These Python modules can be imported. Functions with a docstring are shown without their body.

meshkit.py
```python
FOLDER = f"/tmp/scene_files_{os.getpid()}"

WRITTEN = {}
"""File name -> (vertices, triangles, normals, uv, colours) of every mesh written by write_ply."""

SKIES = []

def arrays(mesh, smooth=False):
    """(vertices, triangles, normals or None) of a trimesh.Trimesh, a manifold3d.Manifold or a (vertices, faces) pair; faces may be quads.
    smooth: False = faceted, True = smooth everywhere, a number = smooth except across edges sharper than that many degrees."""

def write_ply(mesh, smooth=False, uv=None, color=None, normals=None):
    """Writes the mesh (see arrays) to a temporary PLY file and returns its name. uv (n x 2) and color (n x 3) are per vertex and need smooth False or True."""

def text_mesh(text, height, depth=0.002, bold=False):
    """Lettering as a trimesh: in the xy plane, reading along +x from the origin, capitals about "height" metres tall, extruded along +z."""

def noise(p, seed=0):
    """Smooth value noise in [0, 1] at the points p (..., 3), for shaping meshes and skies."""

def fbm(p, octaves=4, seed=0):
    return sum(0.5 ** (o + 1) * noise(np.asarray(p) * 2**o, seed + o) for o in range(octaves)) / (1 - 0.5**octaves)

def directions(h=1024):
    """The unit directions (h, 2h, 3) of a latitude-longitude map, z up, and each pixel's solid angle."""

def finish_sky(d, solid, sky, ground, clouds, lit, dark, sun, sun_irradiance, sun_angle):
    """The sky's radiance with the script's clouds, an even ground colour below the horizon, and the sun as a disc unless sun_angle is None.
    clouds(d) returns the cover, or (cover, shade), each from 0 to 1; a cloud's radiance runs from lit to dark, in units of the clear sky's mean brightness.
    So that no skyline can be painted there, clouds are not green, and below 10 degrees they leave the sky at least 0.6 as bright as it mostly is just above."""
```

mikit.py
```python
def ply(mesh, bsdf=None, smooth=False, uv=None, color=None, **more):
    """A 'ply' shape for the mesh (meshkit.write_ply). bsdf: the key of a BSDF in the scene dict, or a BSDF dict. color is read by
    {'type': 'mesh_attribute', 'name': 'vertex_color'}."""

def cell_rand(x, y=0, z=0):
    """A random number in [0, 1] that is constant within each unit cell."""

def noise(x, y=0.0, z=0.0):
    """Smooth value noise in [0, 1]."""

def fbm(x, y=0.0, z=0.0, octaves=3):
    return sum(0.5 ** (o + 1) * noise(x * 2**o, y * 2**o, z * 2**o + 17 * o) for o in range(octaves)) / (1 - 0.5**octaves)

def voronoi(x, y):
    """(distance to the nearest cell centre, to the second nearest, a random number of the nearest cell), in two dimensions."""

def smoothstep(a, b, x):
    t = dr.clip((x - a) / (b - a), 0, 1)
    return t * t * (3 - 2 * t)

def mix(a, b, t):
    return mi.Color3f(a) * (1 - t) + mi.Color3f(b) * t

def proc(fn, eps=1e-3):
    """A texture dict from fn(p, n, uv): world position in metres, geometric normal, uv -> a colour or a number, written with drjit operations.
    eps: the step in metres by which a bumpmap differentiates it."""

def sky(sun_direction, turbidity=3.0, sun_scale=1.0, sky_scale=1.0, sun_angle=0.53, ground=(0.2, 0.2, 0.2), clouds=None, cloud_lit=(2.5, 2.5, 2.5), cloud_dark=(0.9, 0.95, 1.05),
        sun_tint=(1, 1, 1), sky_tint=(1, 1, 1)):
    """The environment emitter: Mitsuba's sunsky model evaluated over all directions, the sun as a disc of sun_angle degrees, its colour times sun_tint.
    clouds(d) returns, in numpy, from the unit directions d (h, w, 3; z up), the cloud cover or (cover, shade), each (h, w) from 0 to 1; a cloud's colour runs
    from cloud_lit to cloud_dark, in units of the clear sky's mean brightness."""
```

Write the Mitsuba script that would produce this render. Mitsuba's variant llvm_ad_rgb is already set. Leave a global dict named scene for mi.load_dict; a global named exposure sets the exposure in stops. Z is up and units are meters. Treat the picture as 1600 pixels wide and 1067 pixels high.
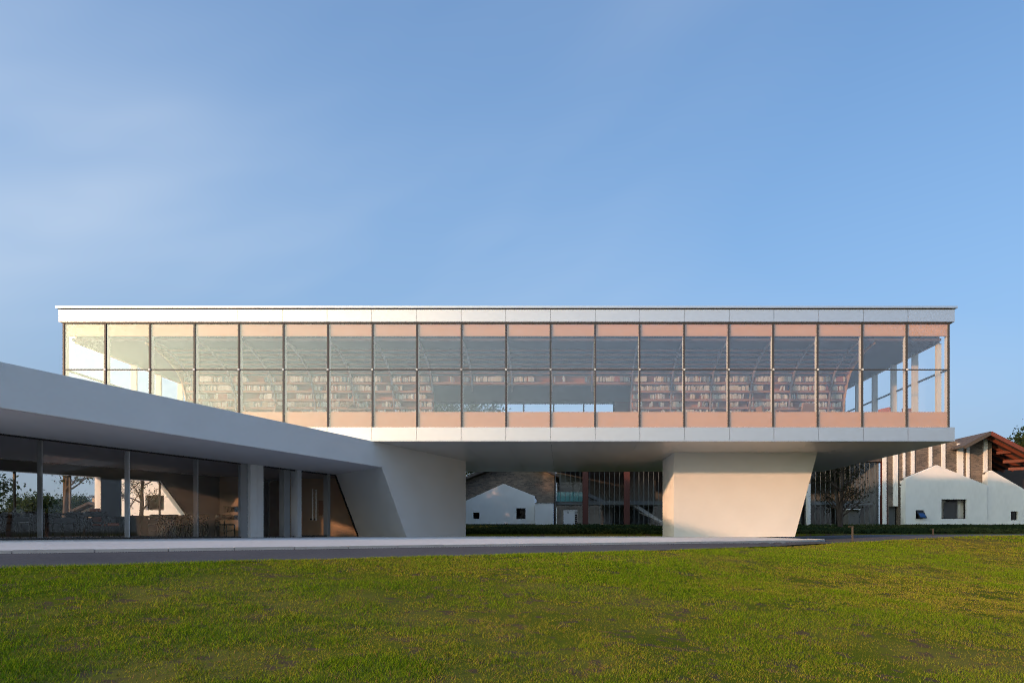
import math, random
import numpy as np, trimesh, shapely
import drjit as dr
import mitsuba as mi
import mikit, meshkit
from mikit import proc, noise, fbm, smoothstep, mix, cell_rand

T = mi.ScalarTransform4f
rng = np.random.default_rng(7)
random.seed(7)
scene, labels, count = {}, {}, {}

# ---------------------------------------------------------------- camera, sky, exposure
EYE, F, CX, CY = 0.19, 1067.0, 880.0, 831.0          # eye height over the plaza, focal length and principal point (pixels of a 1600 wide picture)
scene['camera'] = {'type': 'perspective', 'fov': 2 * math.degrees(math.atan(800 / F)), 'fov_axis': 'x', 'near_clip': 0.05, 'far_clip': 4000.0,
                   'principal_point_offset_x': -(CX - 800) / 1600, 'principal_point_offset_y': -(CY - 533.5) / 1067,
                   'to_world': T().look_at(origin=[0, 0, EYE], target=[0, 10, EYE], up=[0, 0, 1])}
AZ, EL = math.radians(50), math.radians(8.8)
SUN = [-math.sin(AZ) * math.cos(EL), -math.cos(AZ) * math.cos(EL), math.sin(EL)]


def veil(d):
    """a haze band round the horizon and thin streaky cirrus above it"""
    el = np.degrees(np.arcsin(np.clip(d[..., 2], 0, 1)))
    w = meshkit.fbm(np.stack([d[..., 0] * 1.3 + 4.1, d[..., 1] * 1.3 + 2.2, d[..., 2] * 2.6], -1), 2, CLOUD_SEED)
    q = np.stack([d[..., 0] * 2.0 + d[..., 2] * 3.0, d[..., 1] * 2.0, d[..., 2] * 9.0 - d[..., 0] * 4.0], -1)
    streak = meshkit.fbm(q, 4, 3)
    cirrus = np.clip((w - 0.32) * 0.95, 0, 0.34) * (0.35 + 2.0 * np.clip(streak - 0.3, 0, 1))
    haze = 0.34 * np.exp(-(el / 10.0) ** 1.5)
    cover = 1 - (1 - haze) * (1 - cirrus)
    return cover, haze / np.maximum(haze + cirrus, 1e-4)


CLOUD_SEED = 14644
scene['sky'] = mikit.sky(SUN, turbidity=8.0, sun_scale=1.12, sun_angle=1.3, sun_tint=(0.97, 1.0, 1.6), sky_scale=1.0, sky_tint=(0.645, 0.94, 1.46), ground=(0.12, 0.13, 0.08),
                         clouds=veil, cloud_lit=(1.55, 1.68, 1.82), cloud_dark=(0.60, 0.76, 0.98))
exposure = 3.15


# ---------------------------------------------------------------- helpers
def at(x, y, Y):
    """the point that stands Y metres away where the photograph has (x, y)"""
    return np.array([(x - CX) * Y / F, Y, EYE + (CY - y) * Y / F])


def px(x, Y):
    return (x - CX) * Y / F


def pz(y, Y):
    return EYE + (CY - y) * Y / F


def numbered(base):
    n = count.get(base, 0)
    count[base] = n + 1
    return base if n == 0 else f'{base}_{n:03d}'


def thing(name, label, cat, group=None, kind=None):
    key = numbered(name)
    labels[key] = {'label': label, 'category': cat}
    if group:
        labels[key]['group'] = group
    if kind:
        labels[key]['kind'] = kind
        if kind == 'structure':
            labels[key].pop('category')
    return key


def key_of(parent, name):
    return numbered(f'{parent}__{name}') if name else parent


def ref(m):
    return {'type': 'ref', 'id': m}


def put(parent, name, mesh, m, smooth=False, color=None, to_world=None):
    k = key_of(parent, name)
    d = mesh if isinstance(mesh, dict) else mikit.ply(mesh, m, smooth=smooth, color=color)
    scene[k] = {**d, 'bsdf': ref(m)} if m else dict(d)
    if to_world is not None:
        scene[k]['to_world'] = to_world
    return k


def box(parent, name, x0, x1, y0, y1, z0, z1, m):
    k = key_of(parent, name)
    scene[k] = {'type': 'cube', 'bsdf': ref(m), 'to_world': T().translate([(x0 + x1) / 2, (y0 + y1) / 2, (z0 + z1) / 2]).scale([abs(x1 - x0) / 2, abs(y1 - y0) / 2, abs(z1 - z0) / 2])}
    return k


def frame_of(p, q, up=(0, 0, 1)):
    p, q = np.array(p, float), np.array(q, float)
    a = q - p
    n = np.linalg.norm(a)
    a = a / n
    u = np.array(up, float)
    if abs(a @ u) > 0.99:
        u = np.array([0, 1.0, 0])
    s = np.cross(u, a)
    s /= np.linalg.norm(s)
    return p, q, a, s, np.cross(a, s), n


def beam(parent, name, p, q, w, h, m, up=(0, 0, 1)):
    """a bar from p to q, w wide sideways and h high"""
    p, q, a, s, u, n = frame_of(p, q, up)
    M = np.eye(4)
    M[:3, 0], M[:3, 1], M[:3, 2], M[:3, 3] = a * n / 2, s * w / 2, u * h / 2, (p + q) / 2
    k = key_of(parent, name)
    scene[k] = {'type': 'cube', 'bsdf': ref(m), 'to_world': T(M.tolist())}
    return k


def hull(parent, name, pts, m):
    return put(parent, name, trimesh.convex.convex_hull(np.array(pts, float)), m)


def quad(parent, name, pts, m):
    return put(parent, name, (np.array(pts, float), np.arange(len(pts)).reshape(1, -1)), m)


def prism(parent, name, poly, z0, z1, m):
    mesh = trimesh.creation.extrude_polygon(shapely.Polygon(poly), z1 - z0, engine='earcut')
    mesh.apply_translation([0, 0, z0])
    return put(parent, name, mesh, m)


def along_x(poly_yz, x0, x1):
    """a profile in the y-z plane drawn out along x"""
    g = shapely.Polygon(poly_yz).buffer(0)
    mesh = trimesh.util.concatenate([trimesh.creation.extrude_polygon(p, x1 - x0, engine='earcut') for p in getattr(g, 'geoms', [g])])
    v = mesh.vertices
    return trimesh.Trimesh(np.stack([v[:, 2] + x0, v[:, 0], v[:, 1]], 1), mesh.faces, process=False)


def along_y(poly_xz, y0, y1):
    mesh = trimesh.creation.extrude_polygon(shapely.Polygon(poly_xz), y1 - y0, engine='earcut')
    v = mesh.vertices
    return trimesh.Trimesh(np.stack([v[:, 0], y0 + v[:, 2], v[:, 1]], 1), mesh.faces[:, ::-1], process=False)


def wall_holes(outline, holes, y0, y1):
    """an upright wall facing -y between depths y0 and y1, with openings: outline in x-z, holes as (x0, x1, z0, z1)"""
    g = shapely.Polygon(outline)
    for a, b, c, d in holes:
        g = g.difference(shapely.box(a, c, b, d))
    out = []
    for p in getattr(g, 'geoms', [g]):
        m = trimesh.creation.extrude_polygon(p, y1 - y0, engine='earcut')
        v = m.vertices
        out.append(trimesh.Trimesh(np.stack([v[:, 0], y0 + v[:, 2], v[:, 1]], 1), m.faces[:, ::-1], process=False))
    return trimesh.util.concatenate(out)


def tube(path, radii, sides=6):
    path, radii = np.asarray(path, float), np.asarray(radii, float)
    n = len(path)
    t = np.gradient(path, axis=0)
    t /= np.linalg.norm(t, axis=1, keepdims=True) + 1e-9
    a = np.cross(t, [0.31, 0.2, 0.93])
    a /= np.linalg.norm(a, axis=1, keepdims=True) + 1e-9
    b = np.cross(t, a)
    th = np.arange(sides) * 2 * np.pi / sides
    v = (path[:, None] + radii[:, None, None] * (np.cos(th)[None, :, None] * a[:, None] + np.sin(th)[None, :, None] * b[:, None])).reshape(-1, 3)
    i, j = np.meshgrid(np.arange(n - 1), np.arange(sides), indexing='ij')
    k = (j + 1) % sides
    f = np.stack([i * sides + j, i * sides + k, (i + 1) * sides + k, (i + 1) * sides + j], -1).reshape(-1, 4)
    f = np.vstack([f[:, [0, 1, 2]], f[:, [0, 2, 3]]])
    return trimesh.Trimesh(v, f, process=False)


def mat(key, **d):
    scene[key] = d
    return key


def rgb(*c):
    return {'type': 'rgb', 'value': list(c)}


def diffuse(key, c, two=False):
    d = {'type': 'diffuse', 'reflectance': c if isinstance(c, dict) else rgb(*c)}
    return mat(key, **({'type': 'twosided', 'bsdf': d} if two else d))


def princ(key, c, rough=0.5, metal=0.0, spec=0.5, bump=None, bscale=0.001, **kw):
    d = {'type': 'principled', 'base_color': c if isinstance(c, dict) else rgb(*c), 'roughness': rough, 'metallic': metal, **({} if metal else {'specular': spec}), **kw}
    if bump:
        d = {'type': 'bumpmap', 'arbitrary': proc(bump, eps=0.004), 'scale': bscale, 'bsdf': d}
    return mat(key, **{'type': 'twosided', 'bsdf': d})


# ---------------------------------------------------------------- materials
def plaster_col(p, n, uv):
    a = fbm(p.x * 1.1 + 3, p.y * 1.1, p.z * 1.1, 4)
    b = fbm(p.x * 14, p.y * 14, p.z * 14, 2)
    return mix((0.70, 0.69, 0.67), (0.79, 0.785, 0.77), dr.clip(a * 0.75 + b * 0.25, 0, 1))


def old_plaster_col(p, n, uv):
    a = fbm(p.x * 0.8, p.y * 0.8, p.z * 0.35, 4)
    b = fbm(p.x * 6, p.y * 6, p.z * 2.5, 3)
    return mix((0.88, 0.87, 0.855), (0.81, 0.80, 0.785), smoothstep(0.40, 0.8, a * 0.6 + b * 0.4))


def brick_col(p, n, uv):
    h = dr.select(dr.abs(n.x) > 0.7, p.y, p.x)
    row = dr.floor(p.z / 0.07)
    u = h / 0.25 + 0.5 * (row - 2 * dr.floor(row / 2))
    fu, fv = u - dr.floor(u), p.z / 0.07 - row
    joint = dr.select((fu < 0.05) | (fv < 0.16), 1.0, 0.0)
    r = cell_rand(dr.floor(u), row, 5)
    patch = fbm(p.x * 0.9, p.y, p.z * 1.3, 3)
    c = mix((0.085, 0.075, 0.07), (0.30, 0.235, 0.19), dr.clip(r * 0.65 + (patch - 0.35) * 0.9, 0, 1))
    return mix(c, (0.19, 0.175, 0.16), joint)


def concrete_col(p, n, uv):
    a = fbm(p.x * 0.6, p.y * 0.6, 0, 4)
    b = fbm(p.x * 9, p.y * 9, 0, 3)
    return mix((0.45, 0.435, 0.42), (0.55, 0.535, 0.52), dr.clip(a * 0.6 + b * 0.4, 0, 1))


def asphalt_col(p, n, uv):
    a = fbm(p.x * 0.7, p.y * 0.7, 0, 4)
    b = noise(p.x * 45, p.y * 45, 0)
    return mix((0.055, 0.055, 0.06), (0.105, 0.10, 0.105), dr.clip(a * 0.6 + b * 0.4, 0, 1))


def soil_col(p, n, uv):
    a = fbm(p.x * 0.5, p.y * 0.5, 0, 4)
    b = fbm(p.x * 7, p.y * 7, 0, 3)
    c = mix((0.12, 0.14, 0.014), (0.18, 0.16, 0.035), smoothstep(0.35, 0.7, a))
    return mix(c, (0.13, 0.09, 0.05), smoothstep(0.55, 0.75, b))


def wood_col(p, n, uv):
    g = fbm(p.x * 1.5, p.y * 22, p.z * 22, 3)
    return mix((0.25, 0.115, 0.07), (0.36, 0.17, 0.10), g)


def tile_col(p, n, uv):
    r = cell_rand(dr.floor(p.x / 0.2), dr.floor(p.y / 0.16), 2)
    a = fbm(p.x * 1.3, p.y * 1.3, p.z, 3)
    return mix((0.05, 0.045, 0.045), (0.13, 0.11, 0.10), dr.clip(r * 0.6 + a * 0.4, 0, 1))


def copper_col(p, n, uv):
    a = fbm(p.x * 0.5, p.y * 3, p.z * 2.0, 3)
    return mix((0.56, 0.305, 0.145), (0.62, 0.355, 0.175), a)


def tan_col(p, n, uv):
    a = fbm(p.x * 2, p.y * 2, p.z * 2, 3)
    return mix((0.48, 0.32, 0.20), (0.56, 0.385, 0.25), a)


princ('m_plaster', proc(plaster_col), 0.75, spec=0.25, bump=lambda p, n, uv: fbm(p.x * 25, p.y * 25, p.z * 25, 2), bscale=0.002)
princ('m_old_plaster', proc(old_plaster_col), 0.9, spec=0.1)
princ('m_brick', proc(brick_col), 0.9, spec=0.15)
princ('m_concrete', proc(concrete_col), 0.8, spec=0.25)
princ('m_asphalt', proc(asphalt_col), 0.85, spec=0.25)
diffuse('m_soil', proc(soil_col), True)
princ('m_wood', proc(wood_col), 0.55)
princ('m_tile', proc(tile_col), 0.8, spec=0.2)
princ('m_copper', proc(copper_col), 0.45)
princ('m_tan', proc(tan_col), 0.6)
princ('m_alu', (0.86, 0.87, 0.88), 0.46, metal=1.0)
princ('m_alu_cap', (0.86, 0.86, 0.86), 0.40, metal=1.0)
princ('m_soffit', (0.58, 0.55, 0.525), 0.33, metal=0.3)
princ('m_soffit_wing', (0.56, 0.53, 0.54), 0.7, spec=0.2)
princ('m_fin', (0.72, 0.68, 0.60), 0.5)
princ('m_gasket', (0.06, 0.058, 0.06), 0.45)
princ('m_black', (0.015, 0.015, 0.017), 0.45)
princ('m_dark_frame', (0.03, 0.032, 0.036), 0.4)
princ('m_ceiling', (0.12, 0.085, 0.085), 0.7, spec=0.2)
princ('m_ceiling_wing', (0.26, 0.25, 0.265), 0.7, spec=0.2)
princ('m_shelf', (0.36, 0.165, 0.095), 0.55)
princ('m_shelf_back', (0.50, 0.22, 0.115), 0.6)
princ('m_rib', (0.34, 0.25, 0.22), 0.5)
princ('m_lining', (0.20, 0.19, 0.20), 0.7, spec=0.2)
princ('m_bar', (0.14, 0.16, 0.17), 0.4)
princ('m_mid_grey', (0.15, 0.165, 0.18), 0.8, spec=0.1)
princ('m_plinth', (0.09, 0.09, 0.088), 0.8, spec=0.1)
princ('m_kerb', proc(lambda p, n, uv: mix((0.40, 0.39, 0.37), (0.52, 0.505, 0.485), fbm(p.x * 3, p.y * 3, p.z, 3))), 0.8, spec=0.2)
princ('m_screen', (0.07, 0.07, 0.075), 0.9, spec=0.1)
princ('m_floor', (0.30, 0.25, 0.21), 0.45)
princ('m_white_metal', (0.72, 0.73, 0.75), 0.35)
princ('m_grey_metal', (0.34, 0.34, 0.34), 0.45)
princ('m_steel', (0.75, 0.75, 0.74), 0.3, metal=1.0)
princ('m_red_steel', (0.085, 0.022, 0.017), 0.55)
princ('m_red_timber', (0.19, 0.052, 0.032), 0.6)
princ('m_dark_wood', (0.045, 0.032, 0.026), 0.5)
princ('m_chair_wood', (0.36, 0.20, 0.12), 0.5)
princ('m_orange', (0.50, 0.16, 0.075), 0.7, spec=0.2)
princ('m_grey_wall', (0.13, 0.13, 0.13), 0.8, spec=0.1)
princ('m_dark_wall', (0.035, 0.038, 0.042), 0.6, spec=0.2)
princ('m_bronze', (0.10, 0.08, 0.06), 0.45)
mat('m_glass', type='thindielectric', int_ior=2.05)
mat('m_wing_glass', type='thindielectric', int_ior=1.38)
mat('m_pane', type='thindielectric', int_ior=1.16)
mat('m_blue_glass', type='thindielectric', int_ior=1.9)
diffuse('m_vertex', {'type': 'mesh_attribute', 'name': 'vertex_color'}, True)
diffuse('m_grass', {'type': 'mesh_attribute', 'name': 'vertex_color'}, True)
mat('m_leaf', type='principledthin', base_color={'type': 'mesh_attribute', 'name': 'vertex_color'}, roughness=0.55, diff_trans=0.6, spec_trans=0.0)
princ('m_bark', proc(lambda p, n, uv: mix((0.06, 0.045, 0.035), (0.14, 0.105, 0.08), fbm(p.x * 9, p.y * 9, p.z * 3, 3))), 0.9, spec=0.1)
princ('m_channel_glass', (0.16, 0.20, 0.21), 0.2)

# ---------------------------------------------------------------- ground
D = 23.2                                                     # distance to the upper facade


def fas(Y):
    return -6.41 + 0.342 * (Y - D)                           # the wing's outer wall line


def gla(Y):
    return -10.17 + 0.342 * (Y - D)                          # the wing's glass line


def back(Y):
    return -17.3 + 0.489 * (Y - 21)                          # the wing's rear wall line


LAWN_EDGE = np.array([(-22, -1.5, -0.24), (-14, 3.2, -0.22), (-7.15, 8.67, -0.20), (-4.86, 10.8, -0.20), (-1.58, 13.0, -0.20), (1.0, 15.4, -0.20), (3.73, 18.1, -0.20), (6.98, 21.6, -0.20),
                      (10.5, 24.5, -0.15), (16, 28, -0.02), (22, 32, 0.03), (34, 39, 0.06), (60, 52, 0.08)])
s_edge = np.concatenate([[0], np.cumsum(np.linalg.norm(np.diff(LAWN_EDGE[:, :2], axis=0), axis=1))])
ss = np.linspace(0, s_edge[-1], 260)
EDGE = np.stack([np.interp(ss, s_edge, LAWN_EDGE[:, i]) for i in range(3)], 1)
EDGE[:, 2] -= 0.08 * np.clip((14 - EDGE[:, 0]) / 6, 0, 1)
for _ in range(30):
    EDGE[1:-1] = 0.25 * EDGE[:-2] + 0.5 * EDGE[1:-1] + 0.25 * EDGE[2:]
tang = np.gradient(EDGE[:, :2], axis=0)
tang /= np.linalg.norm(tang, axis=1, keepdims=True)
norm_in = np.stack([tang[:, 1], -tang[:, 0]], 1)             # towards the camera
from scipy.spatial import cKDTree
edge_tree = cKDTree(EDGE[:, :2])


def lawn_z(x, y):
    q = np.stack([x, y], -1)
    d, i = edge_tree.query(q)
    side = ((q - EDGE[i, :2]) * norm_in[i]).sum(-1)
    d = np.where(side > 0, d, 0)
    drop = 1.22 * (1 - np.exp(-(d / 7.5) ** 1.35))
    bump = (meshkit.fbm(np.stack([x * 0.35, y * 0.35, x * 0], -1), 3, 5) - 0.5) * 0.20 + (meshkit.fbm(np.stack([x * 1.5, y * 1.5, x * 0], -1), 3, 9) - 0.5) * 0.05
    return EDGE[i, 2] - drop + bump * np.clip(d / 2.5, 0, 1) + 0.03 * np.clip(d / 0.4, 0, 1), side


def sheet_grid(A, B, n, zs=None):
    """a sheet between two lines of equally many points, n strips across"""
    t = np.linspace(0, 1, n + 1)[:, None, None]
    v = (A[None] * (1 - t) + B[None] * t).reshape(-1, 3)
    m = len(A)
    i, j = np.meshgrid(np.arange(n), np.arange(m - 1), indexing='ij')
    f = np.stack([i * m + j, i * m + j + 1, (i + 1) * m + j + 1, (i + 1) * m + j], -1).reshape(-1, 4)
    return trimesh.Trimesh(v, np.vstack([f[:, [0, 1, 2]], f[:, [0, 2, 3]]]), process=False)


# the wide ground under everything
gk = thing('ground', 'wide dark green ground reaching the horizon behind the buildings', 'ground', kind='structure')
box(gk, None, -900, 900, -500, 1500, -2.2, -1.95, 'm_soil')
# lawn
lt = np.linspace(0, 1, 60) ** 1.3 * 26
v = (EDGE[None, :, :2] + norm_in[None] * lt[:, None, None])
lx, ly = v[..., 0], v[..., 1]
# lawn as a regular field cut at the edge line
gx, gy = np.meshgrid(np.arange(-24, 46.01, 0.35), np.arange(-8, 46.01, 0.35))
lz, side = lawn_z(gx, gy)
d_edge, _ = edge_tree.query(np.stack([gx, gy], -1))
lz = np.where(side > 0, lz, lz - 0.05 - 0.3 * np.clip(d_edge, 0, 2))
n0, n1 = gx.shape
i, j = np.meshgrid(np.arange(n0 - 1), np.arange(n1 - 1), indexing='ij')
f = np.stack([i * n1 + j, i * n1 + j + 1, (i + 1) * n1 + j + 1, (i + 1) * n1 + j], -1).reshape(-1, 4)
keep = (side.ravel()[f] > -1.0).any(1)
f = f[keep]
lk = thing('lawn', 'sloping lawn of short green and dry grass before the building', 'lawn', kind='structure')
put(lk, None, trimesh.Trimesh(np.stack([gx, gy, lz], -1).reshape(-1, 3), np.vstack([f[:, [0, 1, 2]], f[:, [0, 2, 3]]]), process=False), 'm_soil', smooth=True)

# plaza edge line, asphalt path between it and the lawn
PE = np.array([(-24, -2.1), (-8.2, 9.96), (-5.4, 12.1), (-2.4, 14.4), (3.98, 19.3), (8.3, 22.7), (9.3, 24.0), (9.6, 26), (9.7, 33)], float)
sp = np.concatenate([[0], np.cumsum(np.linalg.norm(np.diff(PE, axis=0), axis=1))])
tt = np.linspace(0, sp[-1], 160)
PL = np.stack([np.interp(tt, sp, PE[:, k]) for k in (0, 1)], 1)
for _ in range(8):
    PL[1:-1] = 0.25 * PL[:-2] + 0.5 * PL[1:-1] + 0.25 * PL[2:]
pk = thing('asphalt_path', 'dark grey asphalt path curving between lawn and pale plaza', 'path', kind='structure')
poly = shapely.Polygon(np.vstack([EDGE[:, :2] + norm_in * 0.25, [(70, 60), (60, 60), (34, 44), (9.6, 36.5)], PL[::-1]])).buffer(0)
poly = max(getattr(poly, "geoms", [poly]), key=lambda g_: g_.area)
tri_v, tri_f = trimesh.creation.triangulate_polygon(poly, engine='earcut')


def path_z(x, y):
    q = np.stack([x, y], -1)
    _, i = edge_tree.query(q)
    d, j = cKDTree(PL).query(q)
    de, _ = edge_tree.query(q)
    zb = np.where(x > 10.5, np.clip(-0.12 + (x - 10.5) * 0.02, -0.12, 0.03), -0.12)
    w = de / np.maximum(de + d, 1e-6)
    return EDGE[i, 2] * (1 - w) + zb * w


gx2, gy2 = np.meshgrid(np.arange(-24, 60.1, 0.5), np.arange(-3, 54.1, 0.5))
pts = np.stack([gx2.ravel(), gy2.ravel()], 1)
inside = shapely.contains_xy(poly.buffer(-0.1), pts[:, 0], pts[:, 1])
bnd = np.array(poly.exterior.segmentize(0.5).coords)[:-1]
allp = np.vstack([pts[inside], bnd])
from scipy.spatial import Delaunay
tri = Delaunay(allp)
cen = allp[tri.simplices].mean(1)
ok = shapely.contains_xy(poly, cen[:, 0], cen[:, 1])
pv = np.column_stack([allp, path_z(allp[:, 0], allp[:, 1])])
put(pk, None, trimesh.Trimesh(pv, tri.simplices[ok], process=False), 'm_asphalt', smooth=True)

zk = thing('plaza', 'pale concrete plaza under and before the white building', 'plaza', kind='structure')
inner = PL + np.stack([-np.gradient(PL[:, 1]), np.gradient(PL[:, 0])], 1) / np.linalg.norm(np.stack([np.gradient(PL[:, 1]), np.gradient(PL[:, 0])], 1), axis=1, keepdims=True) * 2.2
A = np.column_stack([PL, np.full(len(PL), -0.09)])
B = np.column_stack([inner, np.full(len(PL), 0.0)])
kerb = sheet_grid(np.column_stack([PL, np.full(len(PL), -0.35)]), A, 1)
apron = sheet_grid(A, B, 3)
flat_poly = shapely.Polygon(np.vstack([inner, [(8.8, 34), (-30, 34), (-30, -4)]])).buffer(0)
flat = trimesh.util.concatenate([trimesh.Trimesh(*(lambda a: (np.column_stack([a[0], np.zeros(len(a[0]))]), a[1]))(trimesh.creation.triangulate_polygon(g, engine='earcut')), process=False) for g in getattr(flat_poly, 'geoms', [flat_poly])])
put(zk, None, trimesh.util.concatenate([kerb, apron, flat]), 'm_concrete')

seg = np.concatenate([[0], np.cumsum(np.linalg.norm(np.diff(PL, axis=0), axis=1))])
for a in np.arange(9.0, seg[-1] - 7, 1.0):
    p, q = (np.array([np.interp(t_, seg, PL[:, 0]), np.interp(t_, seg, PL[:, 1]), -.14 + .0025 * (int(a) % 3)]) for t_ in (a + .006, a + .994))
    beam(zk, 'kerb_stone', p, q, .13, .12, 'm_kerb')

# the planted bank behind the building
bk = thing('planted_bank', 'low bank of dark green ground cover rising to the houses behind', 'bank', kind='structure')
bx_ = np.array([(-60, 33.0), (-7.0, 33.0), (-5.2, 30.6), (4.4, 30.6), (9.2, 31.0), (11, 36), (22, 41), (34, 44), (90, 60)], float)
sb = np.concatenate([[0], np.cumsum(np.linalg.norm(np.diff(bx_, axis=0), axis=1))])
tb = np.linspace(0, sb[-1], 200)
BF = np.stack([np.interp(tb, sb, bx_[:, k]) for k in (0, 1)], 1)
BA = np.column_stack([BF, np.full(len(BF), -0.02)])
BB = np.column_stack([BF[:, 0] * 1.02, np.maximum(BF[:, 1] + 3.0, 46.5), np.full(len(BF), 0.58)])
BC = np.column_stack([BF[:, 0] * 3, np.full(len(BF), 400.0), np.full(len(BF), 1.2)])
put(bk, None, trimesh.util.concatenate([sheet_grid(BA + [0, 0, -0.4], BA + [0, 0, 0.10], 1), sheet_grid(BA + [0, 0, 0.10], BB, 6), sheet_grid(BB, BC, 2)]), 'm_soil')

# ---------------------------------------------------------------- the library: a glazed upper hall on two pylons
lib = thing('library_building', 'long white and glass library hall raised on slanted white pylons', 'building')
XM = [px(165, D) + i * 1.5117 for i in range(19)]
XG0, XG1 = px(100, D), px(1482, D)
XF0, XF1 = px(95, D), px(1489.5, D)
BACK = 34.8
Z_SOF, Z_SILL, Z_COPB, Z_TRAN, Z_COPT, Z_HEAD, Z_FT, Z_CAP = 3.255, pz(668, D), pz(643.5, D), pz(578, D), pz(525, D), pz(505, D), pz(485, D), pz(480.8, D)
XB = [XG0] + XM + [XG1]
XP = [XF0] + XM + [XF1]
# roof and cap
box(lib, 'roof_slab', XG0 + .02, XG1 - .02, D + .06, BACK - .06, Z_HEAD + .02, Z_FT + .01, 'm_grey_metal')
cap = box(lib, 'roof_cap', XF0 - .07, XF1 + .06, D - .17, BACK + .12, Z_FT + .022, Z_CAP, 'm_alu_cap')
box(lib, 'shadow_gap', XF0 + .05, XF1 - .05, D - .05, BACK + .02, Z_FT - .01, Z_FT + .022, 'm_gasket')
for a, b in zip(XP[:-1], XP[1:]):
    box(lib, 'fascia_panel', a + .006, b - .006, D - .10, D - .05, Z_HEAD + .012, Z_FT - .012, 'm_alu')
    box(lib, 'fascia_panel', a + .006, b - .006, D - .10, D - .05, Z_SOF + .05, Z_SILL - .01, 'm_alu')
    box(lib, 'drip_edge', a + .003, b - .003, D - .115, D - .052, Z_SOF - .004, Z_SOF + .046, 'm_alu_cap')
box(lib, 'fascia_backing', XF0 + .06, XF1 - .06, D - .048, D + .04, Z_HEAD + .02, Z_FT - .015, 'm_gasket')
box(lib, 'fascia_backing', XF0 + .06, XF1 - .06, D - .048, D + .04, Z_SOF + .03, Z_SILL - .02, 'm_gasket')
for xs, sg in ((XF0, 1), (XF1, -1)):
    for k in range(6):
        y0, y1 = D - .04 + k * 1.95, D - .05 + (k + 1) * 1.95
        for z0, z1 in ((Z_HEAD + .012, Z_FT - .012), (Z_SOF + .002, Z_SILL - .01)):
            box(lib, 'end_panel', min(xs, xs + sg * .05), max(xs, xs + sg * .05), y0, min(y1, BACK), z0, z1, 'm_alu')
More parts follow.
